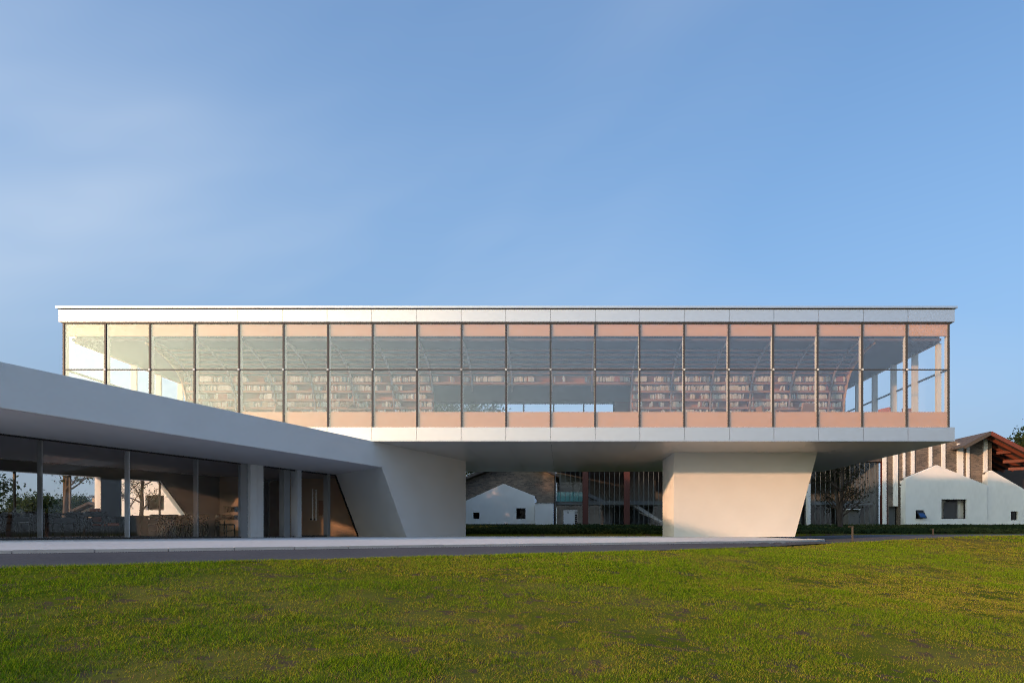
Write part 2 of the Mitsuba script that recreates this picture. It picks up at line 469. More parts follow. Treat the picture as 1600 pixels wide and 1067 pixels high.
# floor and soffit
box(lib, 'floor_slab', XG0 + .03, XG1 - .03, D + .05, BACK - .05, Z_SOF + .06, Z_SILL + .0, 'm_floor')
ys = np.linspace(D - .04, BACK, 5)
for a, b in zip(XP[:-1], XP[1:]):
    for y0, y1 in zip(ys[:-1], ys[1:]):
        box(lib, 'soffit_panel', a + .004, b - .004, y0 + .004, y1 - .004, Z_SOF, Z_SOF + .03, 'm_soffit')
box(lib, 'soffit_backing', XG0 + .1, XG1 - .1, D, BACK - .1, Z_SOF + .032, Z_SOF + .055, 'm_gasket')
# front glazing
for k, x in enumerate(XB):
    m = box(lib, 'mullion', x - .028, x + .028, D + .03, D + .20, Z_SILL + .0, Z_HEAD + .01, 'm_fin')
    box(m, 'gasket', x - .029, x + .029, D - .03, D + .026, Z_SILL - .005, Z_HEAD + .008, 'm_gasket')
    if 0 < k < len(XB) - 1:
        box(m, 'bracket', x - .03, x + .03, D - .06, D - .037, Z_TRAN - .03, Z_TRAN + .03, 'm_white_metal')
for a, b in zip(XB[:-1], XB[1:]):
    box(lib, 'transom', a + .030, b - .030, D - .02, D + .026, Z_TRAN - .018, Z_TRAN + .018, 'm_gasket')
    box(lib, 'head_rail', a + .030, b - .030, D - .04, D + .026, Z_HEAD - .03, Z_HEAD + .010, 'm_gasket')
    quad(lib, 'glass_pane', [(a + .030, D, Z_SILL), (b - .030, D, Z_SILL), (b - .030, D, Z_TRAN - .022), (a + .030, D, Z_TRAN - .022)], 'm_glass')
    quad(lib, 'glass_pane', [(a + .030, D, Z_TRAN + .022), (b - .030, D, Z_TRAN + .022), (b - .030, D, Z_HEAD - .03), (a + .030, D, Z_HEAD - .03)], 'm_glass')
    box(lib, 'sill_panel', a + .033, b - .033, D + .035, D + .09, Z_SILL + .003, Z_COPB, 'm_copper')
    box(lib, 'head_panel', a + .033, b - .033, D + .035, D + .09, Z_COPT, Z_HEAD, 'm_copper')
# glazed ends
YE = [D + .35 + 1.62 * i for i in range(1, 7)]
for xs, sg in ((XG0, 1), (XG1, -1)):
    yb = [D + .03] + YE + [BACK - .2]
    for y in yb[1:-1]:
        box(lib, 'end_mullion', min(xs + sg * .02, xs + sg * .24), max(xs + sg * .02, xs + sg * .24), y - .04, y + .04, Z_SILL, Z_HEAD - .1, 'm_fin')
    for y0, y1 in zip(yb[:-1], yb[1:]):
        quad(lib, 'end_glass', [(xs, y0, Z_SILL), (xs, y1, Z_SILL), (xs, y1, Z_HEAD), (xs, y0, Z_HEAD)], 'm_pane')
    box(lib, 'end_transom', min(xs + sg * .01, xs + sg * .06), max(xs + sg * .01, xs + sg * .06), D + .06, BACK - .2, Z_TRAN - .03, Z_TRAN + .03, 'm_dark_frame')
    box(lib, 'corner_post', xs - .05, xs + .05, BACK - .2, BACK - .08, Z_SILL, Z_HEAD, 'm_gasket')
    box(lib, 'end_head_panel', min(xs + sg * .08, xs + sg * .14), max(xs + sg * .08, xs + sg * .14), D + .4, BACK - .3, 6.70, Z_HEAD, 'm_copper')
# inner columns near the right and left end
for xc in (px(1443, 24.9),):
    box(lib, 'inner_column', XG1 - .16, XG1 - .02, D + .40, D + .55, Z_SILL, 6.70, 'm_fin')
# rear wall: glazed in the middle, closed at the sides
YB = BACK - .4
XR = [-9.55 + 1.5117 * i for i in range(9)]
for x in XR:
    box(lib, 'rear_mullion', x - .035, x + .035, YB - .04, YB + .04, Z_SILL, 6.62, 'm_dark_frame')
for a, b in zip(XR[:-1], XR[1:]):
    quad(lib, 'rear_glass', [(a, YB, Z_SILL), (b, YB, Z_SILL), (b, YB, 6.62), (a, YB, 6.62)], 'm_pane')
box(lib, 'rear_wall', XG0 + 2.0, XR[0] - .04, YB - .06, YB + .06, Z_SILL, 6.72, 'm_shelf_back')
box(lib, 'rear_wall', XR[-1] + .04, XG1 - .1, YB - .06, YB + .06, Z_SILL, 6.72, 'm_shelf_back')
box(lib, 'rear_head', XR[0] - .04, XR[-1] + .04, YB - .05, YB + .05, 6.62, 6.72, 'm_dark_frame')
box(lib, 'ceiling', XG0 + .15, XG1 - .15, D + .17, BACK - .3, 6.72, 6.80, 'm_ceiling')

# the curved timber vault with its ribs
CURVE = np.array([(23.52, 6.70), (24.1, 6.66), (24.7, 6.50), (25.2, 6.31), (25.55, 6.10), (25.8, 5.82), (25.95, 5.52), (26.08, 5.2), (26.16, 4.8), (26.2, 4.3), (26.2, 3.74)])


def curve_y(z):
    return float(np.interp(-z, -CURVE[:, 1], CURVE[:, 0]))


cn = np.gradient(CURVE, axis=0)
cn = np.stack([-cn[:, 1], cn[:, 0]], 1) / np.linalg.norm(cn, axis=1, keepdims=True)      # outwards (up and back)
if cn[0, 1] < 0:
    cn = -cn
XV0, XV1 = px(217, D), px(1375, D)
OP0, OP1 = px(652, 26.2), px(978, 26.2)
up = CURVE[:6]
put(lib, 'vault', along_x(np.vstack([up + cn[:6] * .30, (up + cn[:6] * .36)[::-1]]), XV0, XV1), 'm_ceiling')
for z in (6.64, 6.56, 6.46, 6.36, 6.25, 6.13):
    y = curve_y(z)
    box(lib, 'vault_slat', XV0, XV1, y + .02, y + .24, z - .012, z + .012, 'm_shelf')
ribs = [x for x in XM if XV0 + .3 < x < XV1 - .3]
for x in ribs + [XV0 + .03, XV1 - .03]:
    end = x not in ribs
    c = CURVE if not (OP0 + .1 < x < OP1 - .1) else CURVE[:7]
    n = cn[:len(c)]
    put(lib, 'rib', along_x(np.vstack([c + n * (-.04), (c + n * (.40 if end else .05))[::-1]]), x - .022, x + .022), 'm_copper' if end else 'm_rib')

# bookcases, one per bay between the ribs
ROWS = [5.84, 5.55, 5.255, 4.965, 4.675, 4.385, 4.095]
book_cols = [(0.62, 0.60, 0.55), (0.70, 0.69, 0.66), (0.45, 0.43, 0.40), (0.50, 0.40, 0.30), (0.25, 0.27, 0.31), (0.36, 0.13, 0.09), (0.55, 0.50, 0.42), (0.12, 0.12, 0.14)]
for i, c in enumerate(book_cols):
    princ(f'm_book_{i}', c, 0.6, spec=0.3)
wts = np.array([.24, .24, .12, .1, .08, .06, .1, .06])
bays = sorted([XV0 + .06] + ribs + [XV1 - .06])
book_list = []
nside, ORD = {}, ['first', 'second', 'third', 'fourth', 'fifth', 'sixth', 'seventh', 'eighth']
for b0, b1 in zip(bays[:-1], bays[1:]):
    mid = (b0 + b1) / 2
    if b1 - b0 < .3:
        continue
    centre = OP0 < mid < OP1
    side_name = 'over the centre opening' if centre else ('left of the centre opening' if mid < 0 and mid < OP0 else 'right of the centre opening')
    lab = {'over the centre opening': 'high single shelf of books from the left over the centre opening',
           'left of the centre opening': 'curved bookcase from the left end, behind hazy glass left of the centre opening',
           'right of the centre opening': 'curved reddish bookcase from the left among those right of the centre opening'}[side_name]
    nside[side_name] = nside.get(side_name, 0) + 1
    lab = ORD[nside[side_name] - 1] + ' ' + lab
    bc = thing('bookcase', lab, 'bookcase', 'built in bookcases ' + side_name)
    rows = ROWS[:1] if centre else ROWS
    for z in rows:
        y = curve_y(z)
        box(bc, 'shelf', b0 + .03, b1 - .03, y, y + .30, z - .075, z, 'm_shelf')
    zs = [6.10, 5.79] if centre else [6.10, 5.82, 5.52, 5.2, 4.8, 4.3, 3.76]
    prof = np.array([(curve_y(z) + .31, z) for z in zs])
    put(bc, 'back_panel', along_x(np.vstack([prof, (prof + [.03, 0])[::-1]]), b0 + .03, b1 - .03), 'm_shelf_back')
    for z in rows:
        y = curve_y(z + .12)
        x = b0 + .05 + rng.random() * .05
        while x < b1 - .1:
            if rng.random() < (.02 if z > 5.5 else .055):
                x += rng.uniform(.15, .75)
                continue
            if rng.random() < .04:                           # a set of equal volumes
                tone, n_, h0, t0 = int(rng.choice(8, p=wts)), int(rng.integers(4, 9)), rng.uniform(.17, .20), rng.uniform(.03, .045)
            else:
                tone, n_, h0, t0 = int(rng.choice(8, p=wts)), 1, rng.uniform(.13, .205), rng.uniform(.02, .052)
            lean = rng.uniform(.12, .3) if rng.random() < .08 else 0.0
            for _ in range(n_):
                if x + t0 > b1 - .05:
                    break
                book_list.append((x + t0 / 2, y + .10, z, t0 * .93, .17, h0, lean, tone, mid, centre))
                x += t0 + (.035 if lean else 0)
book_list.sort(key=lambda b: (b[8] < OP1, -b[2]) if not b[9] else (True, 0))
BM_V, BM_F, BM_C, nb = [], [], [], 0
cube = trimesh.creation.box([1, 1, 1])
for i, (x, y, z, t, dp, h, lean, tone, mid, centre) in enumerate(book_list):
    M = T().translate([x, y, z + .002]).rotate([0, 1, 0], math.degrees(lean)).translate([0, 0, h / 2]).scale([t / 2, dp / 2, h / 2])
    if i < 300:
        pale = tone in (0, 1, 2, 6)
        k = thing('book', 'pale book standing on an upper shelf right of the centre opening' if pale else 'darker or coloured book standing on an upper shelf right of the centre opening', 'book', 'pale books on the right shelves' if pale else 'dark books on the right shelves')
        scene[k] = {'type': 'cube', 'bsdf': ref(f'm_book_{tone}'), 'to_world': M}
    else:
        m4 = np.array(M.matrix, float)
        vv = cube.vertices * 2
        BM_V.append(vv @ m4[:3, :3].T + m4[:3, 3])
        BM_F.append(cube.faces + nb)
        BM_C.append(np.tile(np.array(book_cols[tone]) * rng.uniform(.8, 1.1), (8, 1)))
        nb += 8
k = thing('shelved_books', 'rows of pale and coloured books on the remaining library shelves', 'books', kind='stuff')
put(k, None, trimesh.Trimesh(np.vstack(BM_V), np.vstack(BM_F), process=False), 'm_vertex', color=np.vstack(BM_C))

# the right pylon
PY0, PY1 = 26.4, 29.4
xl, xt, xb = px(1053, PY0), px(1277, PY0), px(1242, PY0)
hull(lib, 'pylon', [(xl, PY0, 0), (xb, PY0, 0), (xb, PY1, 0), (xl, PY1, 0), (xl, PY0, Z_SOF - .002), (xt, PY0, Z_SOF - .002), (xt, PY1, Z_SOF - .002), (xl, PY1, Z_SOF - .002)], 'm_plaster')

# ---------------------------------------------------------------- the low wing on the left
wing = thing('glass_pavilion', 'low white flat roofed wing with dark glass front on the left', 'building')
ZW0, ZW1 = 2.43, 3.25
YN = 11.6
prism(wing, 'roof', [(fas(YN), YN), (fas(29.6), 29.6), (back(31.5) - .36, 31.5), (back(YN) - .36, YN)], ZW0, ZW1, 'm_plaster')
prism(wing, 'soffit', [(fas(YN) - .06, YN + .06), (fas(23.55) - .06, 23.5), (gla(26.8) + .1, 26.75), (gla(YN) + .02, YN + .06)], ZW0 - .008, ZW0 - .003, 'm_soffit_wing')
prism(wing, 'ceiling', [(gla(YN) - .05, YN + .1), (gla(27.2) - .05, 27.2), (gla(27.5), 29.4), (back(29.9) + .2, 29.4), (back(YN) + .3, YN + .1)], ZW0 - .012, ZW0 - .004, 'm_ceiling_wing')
# the slanted pylon that carries the hall's left half
hull(wing, 'pylon', [(gla(28.2), 28.2, 0), (fas(25.1), 25.1, 0), (fas(29.6), 29.6, 0), (-8.0, 31.3, 0),
                     (gla(26.8), 26.8, ZW0 - .002), (fas(23.6), 23.6, ZW0 - .002), (fas(29.6), 29.6, ZW0 - .002), (-8.0, 31.3, ZW0 - .002)], 'm_plaster')
prism(wing, 'floor', [(gla(YN), YN), (gla(28.2), 28.2), (-8.3, 31.2), (back(31.2) + .1, 31.2), (back(YN) + .2, YN)], .004, .010, 'm_floor')


def gy(x):
    return 18.104 / (0.342 + (CX - x) / F)


def g(Y, z, off=0.0):
    return (gla(Y) + .946 * off, Y - .324 * off, z)


def gpane(y0, y1, parent=wing, name='glass_pane', z0=.02, z1=ZW0 - .03):
    return quad(parent, name, [g(y0, z0), g(y1, z0), g(y1, z1), g(y0, z1)], 'm_wing_glass')


def gpost(x0, x1, depth, m, name='post', off=0.0, z1=ZW0 - .012):
    y0, y1 = gy(x0), gy(x1)
    a, b = np.array(g(y0, 0, off)), np.array(g(y1, 0, off))
    n = np.array([.946, -.324, 0])
    return hull(wing, name, [p + n * o + [0, 0, z] for p in (a, b) for o in (0, -depth) for z in (.006, z1)], m)


joints = [YN + .1, 13.4, gy(67), gy(203), gy(310), gy(376)]
for a, b in zip(joints[:-1], joints[1:]):
    gpane(a + .012, b - .012)
    beam(wing, 'head_rail', g(a, ZW0 - .03), g(b, ZW0 - .03), .05, .04, 'm_black')
    beam(wing, 'sill_rail', g(a, .025), g(b, .025), .05, .03, 'm_dark_frame')
for k, x in enumerate((67, 203, 310)):
    gpost(x - .9, x + .9, .16, 'm_grey_metal' if k != 1 else 'm_white_metal', 'glass_fin', off=-.02)
gpost(376, 387, .10, 'm_grey_metal', 'infill_panel', off=.0)
gpost(387.3, 397, .30, 'm_old_plaster', 'column', off=.12)
gpost(398, 408, .30, 'm_old_plaster', 'column', off=.10)
gpane(gy(409), gy(443))
gpost(443, 452, .22, 'm_grey_metal', 'column', off=.03)
gpane(gy(452.3), gy(460))
gpost(460.5, 467, .3, 'm_white_metal', 'column', off=.12)
gpost(467.3, 470, .12, 'm_black', 'door_frame', off=.03)
for x0, x1, hx in ((470.5, 488.3, 486), (489.2, 510, 491.5)):
    y0, y1 = gy(x0), gy(x1)
    d = quad(wing, 'door', [g(y0, .03), g(y1, .03), g(y1, ZW0 - .05), g(y0, ZW0 - .05)], 'm_wing_glass')
    yh = gy(hx)
    beam(d, 'handle', g(yh, .62, .07), g(yh, 1.78, .07), .03, .03, 'm_steel')
    beam(d, 'bottom_rail', g(y0, .04), g(y1, .04), .04, .05, 'm_dark_frame')
    beam(d, 'lock', g(yh - .05, .66, .03), g(yh + .05, .66, .03), .05, .07, 'm_black')
gpost(510.3, 514.5, .2, 'm_grey_metal', 'column', off=.05)
quad(wing, 'glass_pane', [g(gy(515), .02), g(28.15, .02), g(26.85, ZW0 - .03), g(gy(515), ZW0 - .03)], 'm_wing_glass')
beam(wing, 'slanted_frame', g(28.2, .0, .02), g(26.8, ZW0 - .02, .02), .09, .07, 'm_black', up=(.946, -.324, 0))
beam(wing, 'head_rail', g(gy(409), ZW0 - .03), g(26.8, ZW0 - .03), .06, .05, 'm_dark_frame')
beam(wing, 'sill_rail', g(gy(409), .02), g(gy(468), .02), .05, .03, 'm_dark_frame')


# rear wall with two long windows; its coordinate s runs along the wall
def bw(Y, z, off=0.0):
    return np.array([back(Y) - .898 * off, Y + .439 * off, z])


def by(x):
    return 27.57 / (0.489 + (CX - x) / F)


S = math.hypot(1, .489)
w1a, w1b, w2a = 16.2, by(157), by(189)
w2t, w2b, zs_, zh_ = by(253), by(297), .67, 2.08
outline = shapely.Polygon([(YN, 0), (30.4, 0), (30.4, ZW0 - .0005), (YN, ZW0 - .0005)])
for h in ([(w1a, zs_), (w1b, zs_), (w1b, zh_), (w1a, zh_)], [(w2a, zs_), (w2b, zs_), (w2t, zh_), (w2a, zh_)]):
    outline = outline.difference(shapely.Polygon(h))
m = trimesh.creation.extrude_polygon(outline, .34, engine='earcut')
v = m.vertices
m = trimesh.Trimesh(np.stack([back(v[:, 0]) - .898 * v[:, 2], v[:, 0] + .439 * v[:, 2], v[:, 1]], 1), m.faces, process=False)
put(wing, 'rear_wall', m, 'm_plaster')
for ya, yb_, yt in ((w1a, w1b, w1b), (w2a, w2b, w2t)):
    w = quad(wing, 'rear_window', [bw(ya, zs_, .2), bw(yb_, zs_, .2), bw(yt, zh_, .2), bw(ya, zh_, .2)], 'm_pane')
    ym = [by(27), by(114)] if ya == w1a else [by(254)]
    for y in ym:
        zt = zh_
        beam(w, 'bar', bw(y, zs_, .17), bw(y, zt, .17), .05, .06, 'm_black')
beam(wing, 'slanted_edge', bw(w2b - .01, zs_, .0), bw(w2t - .01, zh_, .0), .05, .05, 'm_black', up=(.898, -.439, 0))
# inner walls
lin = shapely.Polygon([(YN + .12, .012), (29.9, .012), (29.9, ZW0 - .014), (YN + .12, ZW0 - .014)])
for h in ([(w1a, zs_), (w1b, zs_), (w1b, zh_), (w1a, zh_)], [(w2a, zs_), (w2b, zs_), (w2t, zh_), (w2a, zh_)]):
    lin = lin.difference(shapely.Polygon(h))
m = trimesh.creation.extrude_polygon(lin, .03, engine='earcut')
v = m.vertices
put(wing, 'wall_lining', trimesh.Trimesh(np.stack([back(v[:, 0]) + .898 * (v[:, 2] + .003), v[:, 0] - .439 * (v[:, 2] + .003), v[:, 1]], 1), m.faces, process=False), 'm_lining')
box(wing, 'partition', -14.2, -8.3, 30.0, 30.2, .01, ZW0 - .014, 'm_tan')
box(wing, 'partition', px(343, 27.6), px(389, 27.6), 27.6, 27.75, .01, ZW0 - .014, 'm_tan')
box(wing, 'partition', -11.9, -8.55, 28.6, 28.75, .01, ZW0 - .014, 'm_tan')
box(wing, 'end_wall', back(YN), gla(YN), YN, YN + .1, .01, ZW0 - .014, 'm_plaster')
box(wing, 'wall_picture', px(497, 28.5), px(514, 28.5), 28.55, 28.59, pz(805, 28.5), pz(782, 28.5), 'm_shelf')

# ---------------------------------------------------------------- furniture
def rounded(x, y, z, r=.02):
    import manifold3d as m3
    s = m3.Manifold.sphere(r, 8)
    pts_ = [s.translate((a * (x / 2 - r), b * (y / 2 - r), c * (z / 2 - r))) for a in (-1, 1) for b in (-1, 1) for c in (-1, 1)]
    mm = m3.Manifold.batch_hull(pts_).to_mesh()
    return trimesh.Trimesh(mm.vert_properties[:, :3], mm.tri_verts, process=False)


def moved(m, *t):
    m = m.copy()
    m.apply_translation(t)
    return m


def arc_rail(r, h, t, z, a0=-20, a1=200):
    th = np.radians(np.linspace(a0, a1, 15))
    m = tube(np.stack([r * np.cos(th), r * np.sin(th), np.full(15, 0)], 1), np.full(15, t), 6)
    m.apply_scale([1, 1, h / t])
    return moved(m, 0, 0, z)


ROUND = [('seat', mikit.ply(moved(rounded(.48, .46, .05), 0, 0, .44))), ('backrest', mikit.ply(arc_rail(.26, .085, .045, .69), smooth=True))] + \
        [('leg', mikit.ply(tube([(sx * .23, sy * .21, .0), (sx * .22, sy * .2, .44 if sy < 0 else .70)], [.018, .022], 8))) for sx in (-1, 1) for sy in (-1, 1)] + \
        [('stretcher', mikit.ply(tube([(-.22, s * .2, .22), (.22, s * .2, .22)], [.014, .014], 6))) for s in (-1, 1)]
ARM = [('seat', mikit.ply(moved(rounded(.58, .56, .09, .03), 0, 0, .40))), ('backrest', None)] + \
      [('leg', mikit.ply(tube([(sx * .29, sy * .27, .0), (sx * .28, sy * .25, .60)], [.02, .024], 8))) for sx in (-1, 1) for sy in (-1, 1)] + \
      [('armrest', mikit.ply(moved(rounded(.06, .60, .035, .015), s * .29, 0, .60))) for s in (-1, 1)]
bk_ = rounded(.56, .08, .48, .03)
bk_.apply_transform(trimesh.transformations.rotation_matrix(math.radians(-16), [1, 0, 0]))
ARM[1] = ('backrest', mikit.ply(moved(bk_, 0, .27, .66)))
TABLE = [('tabletop', mikit.ply(moved(rounded(1.0, .8, .045, .015), 0, 0, .72)))] + [('leg', mikit.ply(tube([(sx * .42, sy * .32, 0), (sx * .42, sy * .32, .70)], [.025, .025], 8))) for sx in (-1, 1) for sy in (-1, 1)]


def furnish(parts, name, cat, label, group, x, y, z, rot, mats, sx=1.0):
    k = thing(name, label, cat, group)
    M = T().translate([x, y, z]).rotate([0, 0, 1], rot).scale([sx, 1, 1])
    for p, d in parts:
        put(k, p, d, mats.get(p, mats['']), to_world=M)
    return k


XS_A, XS_B, XS_C, XS_D = (4, 20, 52, 78, 118, 150), (247, 264, 276, 296, 312, 352), (400, 428, 470, 540, 560, 575), (1200, 1222, 1240, 1254)


def rank(x, xs_):
    return ORD[sorted(xs_).index(x)]


dw, cw = {'': 'm_dark_wood'}, {'': 'm_chair_wood'}
Wc = 'dark round backed chair at a table behind the left window'
for x, Y, r in ((4, 20.2, 80), (52, 20.0, 250), (78, 21.2, 70), (118, 20.6, 270), (150, 20.0, 200), (20, 21.6, 150)):
    furnish(ROUND, 'chair', 'chair', rank(x, XS_A) + ' from the left: ' + 'dark round backed chair by the tables, leftmost panes', 'chairs behind the leftmost panes', px(x, Y), Y, .01, r, dw)
for x, Y, lab in ((20, 20.9, 'dark wooden table behind the leftmost pane by the far window'), (95, 20.9, 'dark wooden table behind the second pane below the far window')):
    furnish(TABLE, 'table', 'table', lab, None, px(x, Y), Y, .01, 26, dw, 1.25)
for x, Y, r in ((247, 23.6, 260), (264, 23.2, 30), (276, 24.2, 100), (296, 24.0, 250), (312, 23.4, 200), (352, 24.4, 80)):
    furnish(ROUND, 'chair', 'chair', rank(x, XS_B) + ' from the left: ' + 'dark round backed chair before the tan wall', 'chairs before the tan wall', px(x, Y), Y, .01, r, dw)
for x, Y, lab in ((232, 24.2, 'dark table beside the black counter behind the slim post'), (300, 24.9, 'dark table among chairs before the tan wall')):
    furnish(TABLE, 'table', 'table', lab, None, px(x, Y), Y, .01, 20, dw)
furnish(ARM, 'lounge_chair', 'armchair', 'orange upholstered armchair behind the second glass pane', None, px(166, 21.4), 21.4, .02, 150, {'': 'm_dark_wood', 'seat': 'm_orange', 'backrest': 'm_orange'})
ck = thing('counter', 'black low counter standing under the pier between the far windows', 'counter')
hull(ck, 'body', [(x, y, z) for x, y in ((px(181, 22.6), 22.6), (px(219, 22.8), 22.8), (px(219, 22.8) - .1, 23.4), (px(181, 22.6) - .1, 23.2)) for z in (.02, .66)], 'm_black')
hull(ck, 'worktop', [(x, y, z) for x, y in ((px(179, 22.58), 22.55), (px(220, 22.75), 22.75), (px(220, 22.8) - .1, 23.45), (px(179, 22.6) - .1, 23.25)) for z in (.662, .70)], 'm_dark_wood')
kk = thing('wall_cabinet', 'tan cabinet with two dark open niches beside the white columns', 'cabinet')
cx0, cx1 = px(344, 27.3), px(384, 27.3)
nz = [(pz(800, 27.3), pz(791, 27.3)), (pz(812.5, 27.3), pz(804.5, 27.3))]
gg = shapely.box(cx0, .02, cx1, pz(773, 27.3))
nx0 = px(350.5, 27.3)
for a, b in nz:
    gg = gg.difference(shapely.box(nx0, a, cx1 - .12, b))
m = trimesh.creation.extrude_polygon(gg, .3, engine='earcut')
v = m.vertices
put(kk, 'body', trimesh.Trimesh(np.stack([v[:, 0], 27.29 + v[:, 2], v[:, 1]], 1), m.faces[:, ::-1], process=False), 'm_tan')
for a, b in nz:
    box(kk, 'niche', nx0 + .004, cx1 - .124, 27.52, 27.57, a + .004, b - .004, 'm_black')
    box(kk, 'shelf', nx0 + .004, cx1 - .05, 27.24, 27.50, b - .035, b - .006, 'm_dark_wood')
vk = thing('pot', 'small round dark pot in the upper niche of the tan cabinet', 'pot')
put(vk, None, moved(trimesh.creation.revolve([(0, 0), (.05, 0), (.085, .05), (.09, .10), (.06, .15), (.04, .155), (.04, .14), (0, .13)], sections=16), px(361, 27.3), 27.38, nz[0][0] + .002), 'm_bronze', smooth=40)

# chairs and tables in the upper hall, behind the sill panels
zf = Z_SILL + .002
ZF = zf + .02
for x, Y, r, lab in ((1392, 25.6, 110, 'reddish wooden armchair turned right at the far end of the upper hall'), (1429, 25.2, 10, 'wooden armchair seen from behind in the last bay of the upper hall')):
    furnish(ARM, 'reading_chair', 'armchair', lab, None, px(x, Y), Y, ZF + .15, r, {'': 'm_chair_wood', 'seat': 'm_orange', 'backrest': 'm_orange'})
for x, Y, r in ((1200, 25.0, 100), (1240, 25.2, 250), (1222, 24.8, 20), (1254, 24.6, 200)):
    furnish(ARM, 'reading_chair', 'armchair', rank(x, XS_D) + ' from the left: ' + 'wooden armchair before the right bookcases', 'chairs at the right reading table', px(x, Y), Y, ZF + .12, r, cw)
furnish(TABLE, 'reading_table', 'table', 'wooden reading table before the right bookcases in the upper hall', None, px(1232, 24.9), 24.9, ZF + .1, 0, cw)
for x, Y, r in ((400, 25.0, 100), (428, 24.8, 250), (470, 25.2, 60), (540, 25.0, 250), (560, 24.8, 20), (575, 25.2, 100)):
    furnish(ARM, 'reading_chair', 'armchair', rank(x, XS_C) + ' from the left: ' + 'wooden armchair behind the hazy left panes', 'chairs at the left reading tables', px(x, Y), Y, ZF + .12, r, cw)
for x in (415, 555):
    furnish(TABLE, 'reading_table', 'table', 'wooden reading table before the left bookcases in the upper hall', 'left reading tables', px(x, 24.9), 24.9, ZF + .1, 0, cw)

# ---------------------------------------------------------------- houses behind
def window_in(parent, x0, x1, z0, z1, y, mpane='m_pane', bars=True, depth=.22):
    """frame and pane set back in an opening whose outer face stands at depth y"""
    w = quad(parent, 'window', [(x0, y + depth, z0), (x1, y + depth, z0), (x1, y + depth, z1), (x0, y + depth, z1)], mpane)
    t = .05
    box(w, 'frame', x0, x1, y + depth - .03, y + depth + .03, z0, z0 + t, 'm_black')
    box(w, 'frame', x0, x1, y + depth - .03, y + depth + .03, z1 - t, z1, 'm_black')
    box(w, 'frame', x0, x0 + t, y + depth - .03, y + depth + .03, z0 + t, z1 - t, 'm_black')
    box(w, 'frame', x1 - t, x1, y + depth - .03, y + depth + .03, z0 + t, z1 - t, 'm_black')
    return w


def gable_house(label, Y, pts, base_y, wins, depth, group=None, plinth=True, mwall='m_old_plaster'):
    """a house whose gable faces the plaza; pts: left eave, peak, right eave in the photograph"""
    h = thing('white_house', label, 'house', group)
    (xa, ya), (xp, yp), (xb, yb) = pts
    zb = pz(base_y, Y)
    out = [(px(xa, Y), zb), (px(xb, Y), zb), (px(xb, Y), pz(yb, Y)), (px(xp, Y), pz(yp, Y)), (px(xa, Y), pz(ya, Y))]
    holes = [(px(a, Y), px(b, Y), pz(d, Y), pz(c, Y)) for a, b, c, d in wins]
    put(h, 'front_wall', wall_holes(out, holes, Y, Y + .3), mwall)
    for xs, zs2, o in ((out[0][0], out[4][1], 1), (out[1][0], out[2][1], -1)):
        box(h, 'side_wall', min(xs, xs + .25 * o), max(xs, xs + .25 * o), Y + .3, Y + depth, zb, zs2 - .1, mwall)
    if depth > 2:
        box(h, 'back_wall', out[0][0] + .25, out[1][0] - .25, Y + depth - .2, Y + depth, zb, min(out[2][1], out[4][1]) - .1, 'm_mid_grey')
    box(h, 'floor', out[0][0] + .25, out[1][0] - .25, Y + .3, Y + depth - .2, zb - .1, zb, 'm_floor')
    for p, q in ((out[4], out[3]), (out[3], out[2])):
        hull(h, 'roof', [(p[0], Y + .31, p[1] - .14), (q[0], Y + .31, q[1] - .14), (p[0], Y + .31, p[1] - .02), (q[0], Y + .31, q[1] - .02),
                         (p[0], Y + depth, p[1] - .14), (q[0], Y + depth, q[1] - .14), (p[0], Y + depth, p[1] - .02), (q[0], Y + depth, q[1] - .02)], 'm_tile')
    if plinth:
        box(h, 'plinth', out[0][0] + .03, out[1][0] - .03, Y + .03, Y + depth, zb - .6, zb, 'm_plinth')
    for a in holes:
        window_in(h, *a, Y)
    return h, out, holes


HY = 50.0
HD = 0.85
h1, o1, hl1 = gable_house('white gabled house with a large square window and an open sash coloured blue for reflected sky', HY, [(1415, 747), (1464.5, 726.7), (1543, 758.5)], 819.3,
                          [(1431, 1443.6, 797, 810.6), (1471, 1510.6, 780.2, 810.6)], HD)
# the open top hung sash of the small window
a, b, c, d = hl1[0]
hull(h1, 'open_sash', [(a + .04, HY + .02, d - .04), (b - .04, HY + .02, d - .04), (a + .12, HY - .36, c + .05), (b + .05, HY - .36, c + .05), (a + .04, HY + .05, d - .06), (b - .04, HY + .05, d - .06), (a + .12, HY - .33, c + .03), (b + .05, HY - .33, c + .03)], 'm_black')
princ('m_sash_painted_sky', (0.02, 0.07, 0.20), 0.12, spec=0.9)  # blue of the reflected sky is put into the pane's base colour
hull(h1, 'sash_pane', [(a + .10, HY + .0, d - .10), (b - .10, HY + .0, d - .10), (a + .17, HY - .37, c + .11), (b - .01, HY - .37, c + .11), (a + .10, HY + .02, d - .12), (b - .10, HY + .02, d - .12), (a + .17, HY - .35, c + .09), (b - .01, HY - .35, c + .09)], 'm_sash_painted_sky')
a, b, c, d = hl1[1]
box(h1, 'blind', px(1480, HY), px(1500, HY), HY + .45, HY + .48, c + .05, d - .2, 'm_screen')
h2, o2, hl2 = gable_house('white gabled house at the right edge with one small dark window', HY + .15, [(1543.4, 738), (1549.4, 735), (1612, 771)], 819.3, [(1579.6, 1591, 799, 812.8)], HD - .2)
CY_ = 48.0
h3, o3, hl3 = gable_house('white gabled house with two small square windows seen below the raised hall', CY_, [(726, 783), (787, 755.7), (835.5, 775)], 818.7,
                          [(739, 749, 801, 810.5), (806.5, 821, 794, 810.8)], 3.4, plinth=True)
an = thing('white_annex', 'low white flat topped block right of the white gabled house below the hall', 'annex')
box(an, 'block', px(836, 47.4), px(864, 47.4), 47.4, 50.2, pz(826, 47.4) - .2, pz(786.5, 47.4), 'm_old_plaster')
